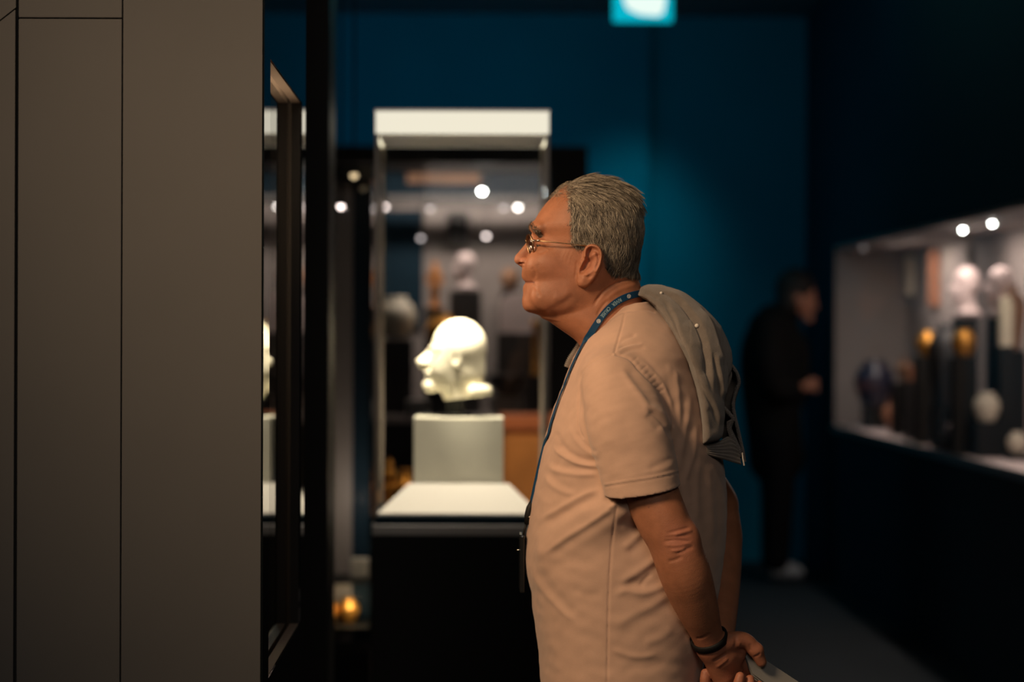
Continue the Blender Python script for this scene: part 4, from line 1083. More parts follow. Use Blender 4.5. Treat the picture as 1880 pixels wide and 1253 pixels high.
w_ = np.where((hm < 5) & (pv < 512) & ~inear)[0]
wt = np.clip((5 - hm[w_]) / 16, 0.02, 1) ** 1.3; wt[(pv[w_] < 352)] *= 0.7
sel = rng.choice(w_, 30000, p=wt / wt.sum())
rt = BV[sel] + rng.normal(0, 0.6, (len(sel), 3)); nr = BN[sel]
hu, hv, hw_ = ph[sel], pv[sel], rt[:, 1]
# flow: swept back on the crown, falling down the sides, turned forwards at the nape
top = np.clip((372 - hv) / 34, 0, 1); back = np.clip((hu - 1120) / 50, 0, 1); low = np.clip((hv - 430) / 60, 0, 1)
du = 0.22 + top * 1.4 - low * (0.25 + 0.75 * back) - 0.1 * back; dv = 1.0 - 0.55 * top
fl = np.stack([du, np.sign(hw_) * 0.6 * top, -dv], 1) + rng.normal(0, 0.22, (len(sel), 3))
fl -= nr * (fl * nr).sum(1)[:, None]; fl /= np.linalg.norm(fl, axis=1)[:, None]
ln = rng.uniform(22, 40, len(sel)) * (1 - 0.35 * low) * np.clip((hu - 1030) / 22, 0.5, 1)
ht = np.clip(1.0 - 0.62 * np.clip((hv - 415) / 70 + (hu - 1120) / 90, 0, 1), 0.3, 1) * np.where(hv < 352, 0.85, 1)  # darker low and behind: nape's own grey plus shade painted into the strands
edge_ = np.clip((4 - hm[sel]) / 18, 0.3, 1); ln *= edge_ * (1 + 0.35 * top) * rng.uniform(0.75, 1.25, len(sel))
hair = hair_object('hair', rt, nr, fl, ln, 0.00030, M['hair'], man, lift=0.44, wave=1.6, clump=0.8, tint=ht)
hair['kind'] = 'stuff'
# thin wisps over the forehead and standing off the crown
w2 = np.where((pv < 362) & (ph > 1012) & (ph < 1150) & (np.abs(BV[:, 1]) < 62))[0]
sel = rng.choice(w2, 1100); rt = BV[sel]; nr = BN[sel]
fl = np.stack([np.where(rt[:, 0] < 1050, -0.35, 0.8), rng.normal(0, 0.5, len(sel)), rng.normal(0.15, 0.3, len(sel))], 1); fl -= nr * (fl * nr).sum(1)[:, None]; fl /= np.linalg.norm(fl, axis=1)[:, None]
wp = hair_object('hair_wisps', rt, nr, fl, rng.uniform(14, 34, len(sel)), 0.00014, M['hair'], man, lift=1.0, wave=1.8, clump=0.3)
wp['kind'] = 'stuff'
# eyebrows
bp = spline([(976, 414), (981, 419), (986, 426), (990, 434)], 4)
pts = []
for s in (-1, 1):
    ii = np.where((BV[:, 1] * s > 8) & (BV[:, 1] * s < 58) & (ph > 972) & (ph < 1000) & (pv > 406) & (pv < 436))[0]
    dd, tt, _ = seg_dist(ph[ii], pv[ii], bp)
    ii = ii[dd < 5.0]; pts.append(rng.choice(ii, 170))
sel = np.concatenate(pts); rt = BV[sel]; nr = BN[sel]
fl = np.stack([np.full(len(sel), 0.7), np.sign(rt[:, 1]) * 0.6, np.full(len(sel), -0.5)], 1) + rng.normal(0, 0.25, (len(sel), 3)); fl -= nr * (fl * nr).sum(1)[:, None]; fl /= np.linalg.norm(fl, axis=1)[:, None]
hb = hair_object('eyebrows', rt, nr, fl, rng.uniform(6, 12, len(sel)), 0.00030, hair_mat('brow_hair', (0.03, 0.022, 0.015), (0.22, 0.17, 0.12), (0.07, 0.05, 0.035)), man, lift=0.6, wave=0.8, clump=0.3)
hb['kind'] = 'stuff'

# ---------------------------------------------------------------- T-shirt
def cutplane(X, Y, Z, p, n):
    return ((X - p[0]) * n[0] + (Y - p[1]) * n[1] + (Z - p[2]) * n[2]).astype(np.float32)
def sleeve(pts, rs, hem_a, hem_b, w_hem, tilt, inner, k=10):
    """a short sleeve: solid down to its hem, hollow for the last stretch"""
    A = np.array(N(*hem_a, w_hem)); B = np.array(N(*hem_b, w_hem)); dx = B - A
    n = np.array((dx[2], tilt * np.linalg.norm(dx), -dx[0])); n /= np.linalg.norm(n)
    if n[2] > 0: n = -n
    g_ = Field(None, None, sf_.h, sf_.ax)
    g_.chain(pts, rs, 2)
    sl, X, Y, Z = g_.sub((900, -400, -980), (1500, 400, -500))
    g_.put(sl, cutplane(X, Y, Z, A, n), 2.5, 'and')
    g_.chain(inner[0], inner[1], 2, 'cut')
    return g_.F
sf_ = Field(None, None, 2.4, [axis((950, 1362, 2.3)), axis((-300, 0, 2.4), (0, 306, 4.0)), axis((-1352, -545, 2.4))])
sl, X, Y, Z = region(sf_, 900, 1400, -310, 310, 540, 1360)
d = slices(X, Y, Z, TORSO, 3, pw=2.4)
d = np.maximum(d, np.maximum(551 + Z, -Z - 1345))
# neckline, seen from the side
COLLAR = [(900, 500), (1300, 500), (1300, 540), (1200, 550), (1188, 552.5), (1165, 556), (1142, 562.5), (1122, 574), (1106, 590), (1088, 611), (1072, 631), (1058, 652), (1040, 668), (900, 700)]
cp = [(N(x, y, -55)[0], -N(x, y, -55)[2]) for x, y in COLLAR]
d2 = poly_sdf(X[:, 0, :], -Z[:, 0, :], cp)[:, None, :].astype(np.float32)
d = smax(d, -d2, 3.0)
sf_.put(sl, d)
Fs = sleeve([N(1118, 690, -128), N(1132, 706, -168), N(1150, 775, -204), N(1168, 840, -217), N(1183, 905, -226), N(1188, 925, -228)], [52, 60, 72, 70, 66, 66],
            (1112, 911), (1250, 888), -226, 0.10, ([N(1172, 835, -222), N(1183, 905, -226), N(1190, 935, -228)], [52, 59.5, 60.5]))
sf_.cone(N(1010, 1010, -120), N(1150, 921, -212), 6, 27, 46)
sf_.F = smin(sf_.F, Fs, 12)
Fs = sleeve([N(1118, 690, 128), N(1150, 720, 168), N(1215, 800, 200), N(1262, 866, 210), N(1288, 905, 212), N(1296, 915, 212)], [52, 58, 64, 60, 57, 57],
            (1262, 940), (1352, 884), 212, 0.0, ([N(1268, 868, 212), N(1296, 905, 214), N(1312, 926, 214)], [48, 52, 53]))
sf_.F = smin(sf_.F, Fs, 12)
del Fs
TV, TQ = sf_.mesh(3)
del sf_
S_ = 'seam'
SHIRT = [
 # seams
 ([(1147, 571), (1141, 600), (1133, 628), (1128, 648)], 1.8, -2.0, S_), ([(1128, 649), (1104, 655), (1080, 671), (1068.5, 684), (1064.7, 698), (1063, 727), (1061.5, 760), (1063, 785), (1072, 806)], 1.8, -2.2, S_),
 ([(1128, 649), (1144, 653), (1159, 661), (1183, 687), (1204.5, 709), (1223.6, 733), (1235, 764), (1238, 784)], 2.4, -3.0, S_),
 ([(1090, 611), (1110, 593), (1132, 577), (1147, 571.5), (1168, 569), (1190, 567.5), (1204, 572)], 1.7, -1.8, S_),
 ([(1109, 890), (1149, 883), (1200, 875), (1248, 863.5)], 1.6, 1.3, S_), ([(1110, 894.5), (1149, 887.5), (1200, 879), (1248, 867)], 1.5, -0.8, S_),
 ([(1134, 924), (1129, 960), (1124, 1005), (1120.5, 1060), (1118.5, 1130), (1117, 1260)], 1.9, -2.0, S_),
 # shoulder and armhole puckers
 ([(1133, 630), (1149, 620), (1170, 612)], 3.4, -2.4), ([(1133, 640), (1155, 631), (1180, 628)], 3.2, -2.0), ([(1134, 650), (1158, 641), (1187, 636)], 3.8, -2.8), ([(1134, 644.5), (1158, 636), (1184, 632)], 3.0, 1.6),
 ([(1160, 664), (1166, 659), (1172, 655)], 2.0, -1.0), ([(1168, 672), (1172, 668), (1177, 666)], 2.0, -0.75), ([(1176, 680), (1182, 675), (1188, 671)], 2.0, -1.0), ([(1184, 688), (1188, 684), (1193, 682)], 2.0, -0.75), ([(1191, 696), (1197, 691), (1203, 687)], 2.0, -1.0), ([(1198, 704), (1202, 700), (1207, 698)], 2.0, -0.75), ([(1205, 712), (1211, 707), (1217, 703)], 2.0, -1.0), ([(1212, 720), (1216, 716), (1221, 714)], 2.0, -0.75), ([(1166, 655), (1186, 670), (1206, 692), (1226, 722), (1240, 760)], 5.0, 2.4),
 # sleeve folds
 ([(1138, 672), (1159, 703), (1176, 726), (1190, 747), (1200, 765)], 7.3, -3.15, 'fold-'), ([(1183, 749), (1194, 754), (1205, 761), (1219, 776), (1230, 795), (1236, 808)], 4.5, -3.75), ([(1190, 743), (1206, 753), (1221, 768), (1234, 790)], 6.7, 3.38), ([(1186, 758), (1200, 770), (1214, 790)], 7.8, -1.95),
 ([(1140, 760), (1150, 800), (1158, 850)], 10.1, -0.60), ([(1085, 740), (1092, 790), (1104, 840)], 9.0, -0.75), ([(1066, 720), (1071, 760), (1078, 800), (1092, 840)], 5.6, -1.35), ([(1190, 860), (1215, 850), (1240, 838)], 5.6, -1.05), ([(1175, 868), (1210, 862), (1244, 850)], 4.5, 0.75),
 # back of the shirt behind the sleeve
 ([(1238, 668), (1244, 710), (1248, 750), (1248, 800)], 5.6, -2.79, 'fold+'), ([(1226, 664), (1234, 700), (1240, 745)], 6.7, 1.86), ([(1266, 715), (1264, 760), (1256, 805), (1250, 850)], 6.2, -2.23, 'fold+'), ([(1279, 770), (1276, 820), (1266, 860), (1256, 900)], 5.6, -2.36, 'fold+'),
 ([(1284, 840), (1281, 900), (1283, 960)], 6.7, -2.23, 'fold+'), ([(1300, 850), (1306, 920), (1310, 1000)], 6.7, -1.98, 'fold+'), ([(1316, 860), (1320, 930), (1318, 1020)], 5.6, -1.61), ([(1262, 880), (1270, 930)], 6.7, 1.61),
 # chest folds running from the sleeve
 ([(1014, 815), (1022, 826), (1038, 838), (1060, 849.5), (1084, 855), (1106, 855.5)], 4.7, -3.91, 'fold-'), ([(1005, 848), (1018, 862), (1040, 868), (1070, 871), (1106, 870)], 5.2, -2.55, 'fold-'), ([(1000, 866), (1012, 888), (1036, 903), (1062, 909)], 5.6, -2.04, 'fold-'),
 ([(1110, 897), (1084, 905), (1060, 917), (1032, 933), (1006, 948), (988, 964)], 6.0, -4.08, 'fold-'), ([(1150, 912), (1128, 929), (1104, 947), (1075, 966), (1044, 985), (1012, 1008), (990, 1022)], 5.8, -2.55, 'fold-'), ([(1150, 915), (1136, 922), (1118, 934)], 3.4, 2.21),
 ([(1022, 790), (1030, 812), (1046, 828)], 5.0, -1.53), ([(1058, 790), (1070, 812), (1086, 826), (1100, 832)], 4.5, -2.04), ([(1046, 780), (1058, 806), (1080, 828), (1104, 842)], 5.6, 1.70), ([(1100, 926), (1070, 940), (1040, 960), (1010, 984)], 7.8, 1.70), ([(985, 900), (1000, 920), (1020, 925)], 7.8, 1.27),
 # folds under the arm
 ([(1200, 950), (1182, 972), (1164, 992), (1140, 1012)], 7.5, -2.6, 'fold-'), ([(1224, 1010), (1200, 1030), (1170, 1052), (1134, 1074)], 8.0, -3.4, 'fold-'), ([(1240, 1060), (1214, 1078), (1180, 1088), (1150, 1084), (1122, 1098)], 7, -2.2, 'fold+'),
 ([(1236, 1088), (1205, 1108), (1170, 1126), (1126, 1152)], 9, -2.0, 'fold-'), ([(1120, 1188), (1146, 1200), (1176, 1206), (1214, 1200)], 6, -1.7, 'fold+'), ([(1240, 1150), (1215, 1170), (1180, 1182)], 9, 1.6), ([(1164, 926), (1152, 950), (1136, 970)], 6, -1.8), ([(1262, 1160), (1272, 1190), (1280, 1230)], 6, 1.8), ([(1200, 1052), (1186, 1064), (1176, 1080)], 4, -1.6), ([(1230, 1212), (1190, 1226), (1140, 1230)], 9, -1.2),
 # belly
 ([(974, 1046), (990, 1072), (1014, 1101), (1046, 1132), (1064, 1140)], 6.5, -2.4, 'fold-'), ([(972, 1080), (986, 1106), (996, 1128)], 5, -1.4), ([(990, 1170), (1000, 1200), (1004, 1240)], 8, -1.4), ([(1010, 1170), (1024, 1200), (1028, 1240)], 8, 1.2), ([(975, 1030), (1020, 1036), (1070, 1030)], 9, -0.9), ([(1050, 1080), (1080, 1092), (1110, 1090)], 8, -1.0),
]
TV = displace(TV, TQ, SHIRT)
# slight overall unevenness of the cloth
Nn = vnormals(TV, TQ); un = np.zeros(len(TV))
for k in range(40):
    kv = rng.normal(0, 1, 3) * np.array((0.045, 0.045, 0.085)) * rng.uniform(0.4, 2.4); un += np.sin(TV @ kv + rng.uniform(0, 6.28)) / 40 ** .5
TV = TV + Nn * (0.55 * un)[:, None]
def cloth(name, col, rough=0.9, weave=1400, noise=0.06):
    m = mat(name, col, rough, spec=0.15, noise=noise, nscale=30, bump=0.25, bscale=weave, sheen=0.25, aniso=(1, 1, 0.6))
    return m
M['shirt'] = cloth('salmon_cotton', (0.61, 0.40, 0.295))
shirt = mk('t_shirt', toW(TV), TQ, M['shirt'], man, smooth=True)
tv_w = toW(TV)

# ---------------------------------------------------------------- sweater slung over the back
SWV = [(515, 1150, 1215, 1176, 42, 2), (524, 1150, 1222, 1178, 60, 2), (540, 1150, 1262, 1178, 84, 2), (565, 1140, 1298, 1172, 112, 2), (600, 1130, 1330, 1164, 150, 2), (640, 1120, 1348, 1158, 186, 2), (690, 1110, 1353, 1152, 212, 2.1),
       (740, 1110, 1354, 1152, 218, 2.1), (800, 1110, 1352, 1152, 217, 2.2), (860, 1110, 1350, 1152, 212, 2.2)]
SWP = [(1172, 541, -60), (1176, 527, -30), (1186, 522, 0), (1214, 521, 0), (1232, 526, 0), (1250, 536, 0), (1272, 550, 0), (1291, 564, 0), (1309, 580, 0), (1324, 598, 0), (1334, 618, 0), (1341, 640, 0), (1343, 660, 0), (1340, 680, -20), (1331, 698, -60), (1326, 725, -80), (1327, 755, -90),
       (1329, 785, -90), (1326, 801, -95), (1317, 808, -100), (1300, 811, -120), (1289, 813, -130), (1289, 780, -132), (1284.5, 740, -135), (1279, 708, -140), (1267, 668, -145), (1254, 640, -140), (1239, 611, -120), (1220, 581, -100), (1204, 561, -85), (1188, 549, -70)]
kf = Field(None, None, 2.3, [axis((1160, 1380, 2.1)), axis((-225, 0, 2.2), (0, 180, 4.0)), axis((-835, -508, 2.2))])
sl, X, Y, Z = region(kf, 1100, 1400, -260, 260, 500, 850)
lat = slices(X, Y, Z, SWV, 4, pw=2.3)
sp_ = [(N(x, y, w)[0], -N(x, y, w)[2]) for x, y, w in SWP]
d2 = poly_sdf(X[:, 0, :], -Z[:, 0, :], sp_)[:, None, :].astype(np.float32)
kf.put(sl, smax(np.maximum(lat, np.abs(Y) - 205), d2 + 0 * Y, 14).astype(np.float32))
KV, KQ = kf.mesh(2)
KNIT = [([(1205, 531), (1220, 536), (1236, 545), (1251, 558), (1265, 575.5), (1277, 594), (1284, 608), (1291, 628), (1297, 655), (1302, 690), (1308, 725)], 4.0, 9.45, 'step-'), ([(1212, 545), (1224, 556), (1232, 572), (1240, 588), (1246, 608), (1258, 636), (1270, 662), (1280, 690)], 3.0, 6.75, 'step-'),
        ([(1180, 535), (1196, 541), (1210, 550)], 4, -3.0), ([(1282, 562), (1304, 594), (1314.5, 624), (1322, 650), (1330, 672)], 4.0, 7.43, 'step+'), ([(1304, 646), (1310, 668), (1316, 690), (1321, 712), (1324, 736)], 3.0, 8.10, 'step-'),
        ([(1280, 690), (1288, 704), (1296, 718), (1308, 740), (1316, 762), (1323, 784)], 3.5, 6.08, 'step-'), ([(1284, 628), (1292, 655), (1299, 690)], 6, -3.0), ([(1256, 590), (1266, 615), (1276, 640)], 7, 2.0), ([(1250, 630), (1266, 660), (1278, 690)], 5, -1.6), ([(1262, 556), (1282, 580), (1296, 612), (1304, 640)], 7, 1.6), ([(1300, 745), (1308, 770), (1312, 795)], 7, -2.0)]
KV = displace(KV, KQ, KNIT)
def knit(name, col, rib=0.0, axis_='Z', scale=260):
    m = mat(name, col, 0.95, spec=0.1, noise=0.16, nscale=60, bump=0.7, bscale=900, sheen=0.4)
    if rib > 0:
        nt = m.node_tree; p = nt.nodes['Principled BSDF']
        wv = nt.nodes.new('ShaderNodeTexWave'); wv.bands_direction = axis_; wv.inputs['Scale'].default_value = scale
        tc = nt.nodes.new('ShaderNodeTexCoord'); nt.links.new(tc.outputs['UV'], wv.inputs['Vector'])
        b = sh(nt, 'ShaderNodeBump', Strength=1.0, Distance=0.003); nt.links.new(wv.outputs['Fac'], b.inputs['Height']); nt.links.new(b.outputs[0], p.inputs['Normal'])
    return m
M['knit'] = knit('grey_wool_knit', (0.20, 0.170, 0.145))
sw = empty('sweater', toW([P(1290, 815, 0)])[0], 'grey knitted cardigan with pearl buttons slung over the man\'s back', 'cardigan')
mk('knit_body', toW(KV), KQ, M['knit'], sw, smooth=True)
# ribbed cuff and hem: folded bands of real thickness with ribs as geometry
def ribbed(name, path, w0, w1, thick, parent, m, rib=1.0, pitch=3.2, bulge=0.0):
    """band following a side-view path, running across from depth w0 to w1 (per point), with a rib every pitch"""
    sp = spline([p[:2] for p in path], 10)
    L = np.concatenate([[0], np.cumsum(np.linalg.norm(np.diff(sp, axis=0), axis=1))])
    n = int(L[-1] / (pitch / 4)); t = np.linspace(0, L[-1], n)
    q = np.stack([np.interp(t, L, sp[:, 0]), np.interp(t, L, sp[:, 1])], 1)
    tg = np.gradient(q, axis=0); tg /= np.linalg.norm(tg, axis=1)[:, None]; nm = np.stack([tg[:, 1], -tg[:, 0]], 1)
    a0 = np.interp(t, np.linspace(0, L[-1], len(w0)), w0); a1 = np.interp(t, np.linspace(0, L[-1], len(w1)), w1)
    ri = 1 + rib * 0.16 * np.cos(2 * np.pi * t / pitch)
    cs = [(-1, 0), (-.8, .75), (-.4, 1), (0, 1), (.4, 1), (.8, .75), (1, 0), (.8, -.75), (.4, -1), (0, -1), (-.4, -1), (-.8, -.75)]
    V = []
    for i in range(n):
        for c_, s2 in cs:
            w_ = (a0[i] + a1[i]) / 2 + c_ * (a1[i] - a0[i]) / 2
            off = nm[i] * (s2 * thick * ri[i] + bulge * (1 - c_ * c_))
            V.append(N(q[i, 0] + off[0], q[i, 1] + off[1], w_))
    k = len(cs); F = [(i * k + j, i * k + (j + 1) % k, (i + 1) * k + (j + 1) % k, (i + 1) * k + j) for i in range(n - 1) for j in range(k)]
    F += [tuple(range(k))[::-1], tuple((n - 1) * k + j for j in range(k))]
    return mk(name, toW(V), F, m, parent, smooth=True)
def sheet(name, A, B, thick, parent, m, ribs=0, amp=0.9, along=False, sag=0.0, n=60, mm=24):
    """knitted flap between two edge curves (picture x, y and depth), of real thickness, with ribs"""
    A = np.array([N(*p) for p in spline(A, 12)]); B = np.array([N(*p) for p in spline(B, 12)])
    rs = lambda C_, k: np.stack([np.interp(np.linspace(0, 1, k), np.linspace(0, 1, len(C_)), C_[:, i]) for i in range(3)], 1)
    A, B = rs(A, n), rs(B, n); t = np.linspace(0, 1, mm)
    G = A[:, None] * (1 - t)[None, :, None] + B[:, None] * t[None, :, None]
    gu = np.gradient(G, axis=0); gv = np.gradient(G, axis=1); nn = np.cross(gu, gv); nn /= np.linalg.norm(nn, axis=2)[:, :, None] + 1e-9
    nn *= np.where(nn[:, :, 1:2] > 0, -1, 1)
    ph_ = (t[None, :] if along else np.linspace(0, 1, n)[:, None]) * 2 * np.pi * ribs
    h = (amp * np.cos(ph_) if ribs else 0) + sag * np.sin(np.pi * t)[None, :] + np.zeros((n, mm))
    edge = np.minimum(1, np.minimum(np.minimum(np.arange(n), n - 1 - np.arange(n))[:, None], np.minimum(np.arange(mm), mm - 1 - np.arange(mm))[None, :]) / 1.5)
    Fr = G + nn * (h + thick * (edge - 0.5))[:, :, None]; Bk = G + nn * (h - thick * 0.5 - 0.3)[:, :, None]
    V = np.concatenate([Fr.reshape(-1, 3), Bk.reshape(-1, 3)]); o_ = n * mm; F = []
    for i in range(n - 1):
        for j in range(mm - 1):
            a = i * mm + j; F.append((a, a + 1, a + mm + 1, a + mm)); F.append((o_ + a, o_ + a + mm, o_ + a + mm + 1, o_ + a + 1))
    bd = [j for j in range(mm)] + [i * mm + mm - 1 for i in range(1, n)] + [(n - 1) * mm + j for j in range(mm - 2, -1, -1)] + [i * mm for i in range(n - 2, 0, -1)]
    F += [(bd[i], bd[i - 1], o_ + bd[i - 1], o_ + bd[i]) for i in range(len(bd))]
    return mk(name, toW(V), F, m, parent, smooth=True)
EDGE_A = [(1322, 660), (1338, 666), (1349, 678), (1355, 691), (1356.5, 703), (1352, 717), (1347.5, 733), (1346.5, 748), (1350, 768), (1355, 788), (1359.5, 808), (1364, 828), (1367, 847)]
EDGE_B = [(1318, 716), (1322, 738), (1330, 749), (1339, 759), (1345.5, 768), (1342, 778), (1340.5, 787), (1345, 798), (1351, 810), (1357, 824), (1362, 838)]
ribbed('cuff', EDGE_A, [-62, -62, -70, -76], [40, 40, 40, 30], 3.8, sw, M['knit'], pitch=3.0)
ribbed('cuff', EDGE_B, [-92, -88, -84, -82], [-8, -8, -8, -8], 4.2, sw, M['knit'], pitch=3.0)
sheet('cuff_lining', [(1310, 672, -6), (1318, 720, -6), (1322, 770, -10), (1330, 810, -16), (1352, 842, -30)], [(1356, 680, 14), (1357, 712, 14), (1351, 745, 14), (1357, 790, 6), (1366, 838, -14)], 3.0, sw, M['knit'])
# ribbed upper part of the cuff, and the ribbed hem hanging under the bundle
sheet('cuff', [(1303, 652, -118), (1311, 676, -116), (1317, 700, -112), (1322, 722, -104)], [(1330, 664, -70), (1341, 678, -66), (1343, 690, -68), (1333, 716, -84)], 4.0, sw, M['knit'], ribs=9, amp=0.8, along=True, n=40, mm=60, sag=3)
sheet('hem', [(1291, 815, -136), (1308, 811, -124), (1326, 806, -108), (1338, 800, -96), (1348, 806, -90)], [(1297, 833, -140), (1314, 838, -130), (1330, 842, -118), (1346, 847, -106), (1363, 852, -94)], 4.5, sw, M['knit'], ribs=6, amp=0.9, along=True, n=60, mm=48, sag=2)
sheet('cuff', [(1336, 772, -90), (1337, 786, -92), (1342, 802, -92), (1350, 818, -92), (1360, 838, -92)], [(1345, 768, -84), (1343, 784, -84), (1350, 800, -84), (1357, 818, -84), (1364, 836, -86)], 3.5, sw, M['knit'], ribs=22, amp=0.8, n=130, mm=8)
pearl = mat('pearl', (0.85, 0.78, 0.68), 0.15, spec=0.8)
kb = BVHTree.FromPolygons([tuple(v) for v in toW(KV)], [tuple(int(i) for i in q) for q in KQ])
def ray(bvh, px, py):
    d = Vector(tuple(W(px, py, 1.0) - np.array((0, 0, EYE)))).normalized()
    h = bvh.ray_cast(Vector((0, 0, EYE)), d)
    return h
for x, y, r_ in ((1279, 597, 0.0038), (1213.5, 537, 0.0026)):
    h = ray(kb, x, y)
    c_ = np.array(h[0]) + np.array((0, -r_ * 0.7, 0)) if h[0] else toW([N(x, y, -120)])[0]
    b_ = MB(); b_.lathe(c_ - np.array((0, 0, r_)), [(r_ * math.sin(a), r_ * (1 - math.cos(a))) for a in np.linspace(0.08, math.pi - 0.08, 12)], 16)
    o = b_.build('pearl_button', pearl, sw, smooth=True)
th = MB(); th.tube(toW([N(1363.5, 830, -98), N(1364.5, 840, -100), N(1366, 847, -100), N(1367, 853, -98)]), [0.0012, 0.0013, 0.0013, 0.0016], 6); th.build('loose_thread', pearl, sw)
# the sleeve end hanging down in front of the far shoulder
ribbed('sleeve_end', [(1066, 630), (1056, 646), (1047, 660), (1041, 674)], [40, 40, 36, 34], [78, 80, 78, 76], 8.0, sw, M['knit'], bulge=3)

# ---------------------------------------------------------------- lanyard with its lettering
allV = np.concatenate([toW(BV), tv_w]); allF = [tuple(int(i) for i in q) for q in BQ] + [tuple(int(i) + len(BV) for i in q) for q in TQ]
bvh = BVHTree.FromPolygons([tuple(v) for v in allV], allF)
LP = [(1184, 536.5), (1168, 539), (1152, 543), (1137, 550), (1125, 558.5), (1114, 569), (1104, 582), (1094, 597), (1085, 612), (1076, 627), (1068, 641), (1059, 659), (1051, 677), (1044, 695), (1038, 711), (1032, 726), (1026.5, 741), (1021.5, 756), (1017, 770), (1013, 784), (1010, 798)]
sp = spline(LP, 6); hits = []
for x, y in sp:
    h = ray(bvh, x, y); x2 = x
    while h[0] is None and x2 < x + 16:
        x2 += 1.0; h = ray(bvh, x2, y)
    if h[0] is not None: hits.append((np.array(h[0]), np.array(h[1])))
Pp = np.array([h[0] for h in hits]); Pn = np.array([h[1] for h in hits])
ok = np.ones(len(Pp), bool)
for q in range(3):
    Pp[1:-1] = (Pp[:-2] + 2 * Pp[1:-1] + Pp[2:]) / 4; Pn[1:-1] = (Pn[:-2] + 2 * Pn[1:-1] + Pn[2:]) / 4
# lower run down the front of the belly to the clip
low = toW([P(1003, 815, -9), P(994, 850, -9), P(984.5, 895, -8), P(976, 935, -8)])
lown = np.tile(np.array((-1.0, -0.25, 0.1)), (len(low), 1))
Pp = np.concatenate([Pp, low]); Pn = np.concatenate([Pn, lown])
Ls = np.concatenate([[0], np.cumsum(np.linalg.norm(np.diff(Pp, axis=0), axis=1))])
tt = np.arange(0, Ls[-1], 0.003)
Pp = np.stack([np.interp(tt, Ls, Pp[:, i]) for i in range(3)], 1); Pn = np.stack([np.interp(tt, Ls, Pn[:, i]) for i in range(3)], 1)
for q in range(8):
    Pp[1:-1] = (Pp[:-2] + 2 * Pp[1:-1] + Pp[2:]) / 4; Pn[1:-1] = (Pn[:-2] + 2 * Pn[1:-1] + Pn[2:]) / 4
Tt = np.gradient(Pp, axis=0); Tt /= np.linalg.norm(Tt, axis=1)[:, None]
Pn -= Tt * (Pn * Tt).sum(1)[:, None]; Pn /= np.linalg.norm(Pn, axis=1)[:, None]
Pb = np.cross(Tt, Pn)
HWL = 0.0060; LIFT = 0.0030
def lany(s_, b_, h_):
    """surface coordinates of the band -> world"""
    f_ = lambda A: np.stack([np.interp(s_, tt, A[:, i]) for i in range(3)], -1)
    return f_(Pp) + f_(Pb) * np.asarray(b_)[..., None] + f_(Pn) * np.asarray(h_)[..., None]
V = []; F = []
cs = [(-1, .0), (-.9, .45), (.9, .45), (1, 0), (.9, -.45), (-.9, -.45)]
for i, s_ in enumerate(tt):
    for c_, h_ in cs: V.append(lany(np.array([s_]), np.array([c_ * HWL]), np.array([LIFT + h_ * 0.0022]))[0])
for i in range(len(tt) - 1):
    for j in range(6): F.append((i * 6 + j, i * 6 + (j + 1) % 6, (i + 1) * 6 + (j + 1) % 6, (i + 1) * 6 + j))
F += [tuple(range(6))[::-1], tuple((len(tt) - 1) * 6 + j for j in range(6))]
ly = empty('lanyard', V[0], 'dark blue lanyard printed RIVER CRUISE around the man\'s neck', 'lanyard')
M['lanyard'] = mat('blue_ribbon', (0.003, 0.052, 0.13), 0.55, spec=0.3, bump=0.3, bscale=1200)
mk('strap', V, F, M['lanyard'], ly, smooth=False)
M['print'] = mat('pale_print', (0.35, 0.55, 0.62), 0.6)
def arc_at(px, py):
    q = np.argmin(((VPX + Pp[:, 0] * FPX / Pp[:, 1] - px) ** 2 + (VPY - (Pp[:, 2] - EYE) * FPX / Pp[:, 1] - py) ** 2)); return tt[q]
def text_mesh(txt, size):
    cu = bpy.data.curves.new('t', 'FONT'); cu.body = txt; cu.size = size; cu.resolution_u = 2; cu.extrude = 0
    o = bpy.data.objects.new('t', cu); COL.objects.link(o)
    dg = bpy.context.evaluated_depsgraph_get(); me = bpy.data.meshes.new_from_object(o.evaluated_get(dg))
    bm = bmesh.new(); bm.from_mesh(me); bmesh.ops.triangulate(bm, faces=bm.faces); bmesh.ops.subdivide_edges(bm, edges=[e for e in bm.edges if e.calc_length() > size * .3], cuts=1)
    bmesh.ops.triangulate(bm, faces=bm.faces)
    bm.verts.index_update()
    v = np.array([tuple(x.co) for x in bm.verts]); f = [tuple(x.index for x in p.verts) for p in bm.faces]
    bm.free(); bpy.data.objects.remove(o); bpy.data.curves.remove(cu); bpy.data.meshes.remove(me)
    return v, f
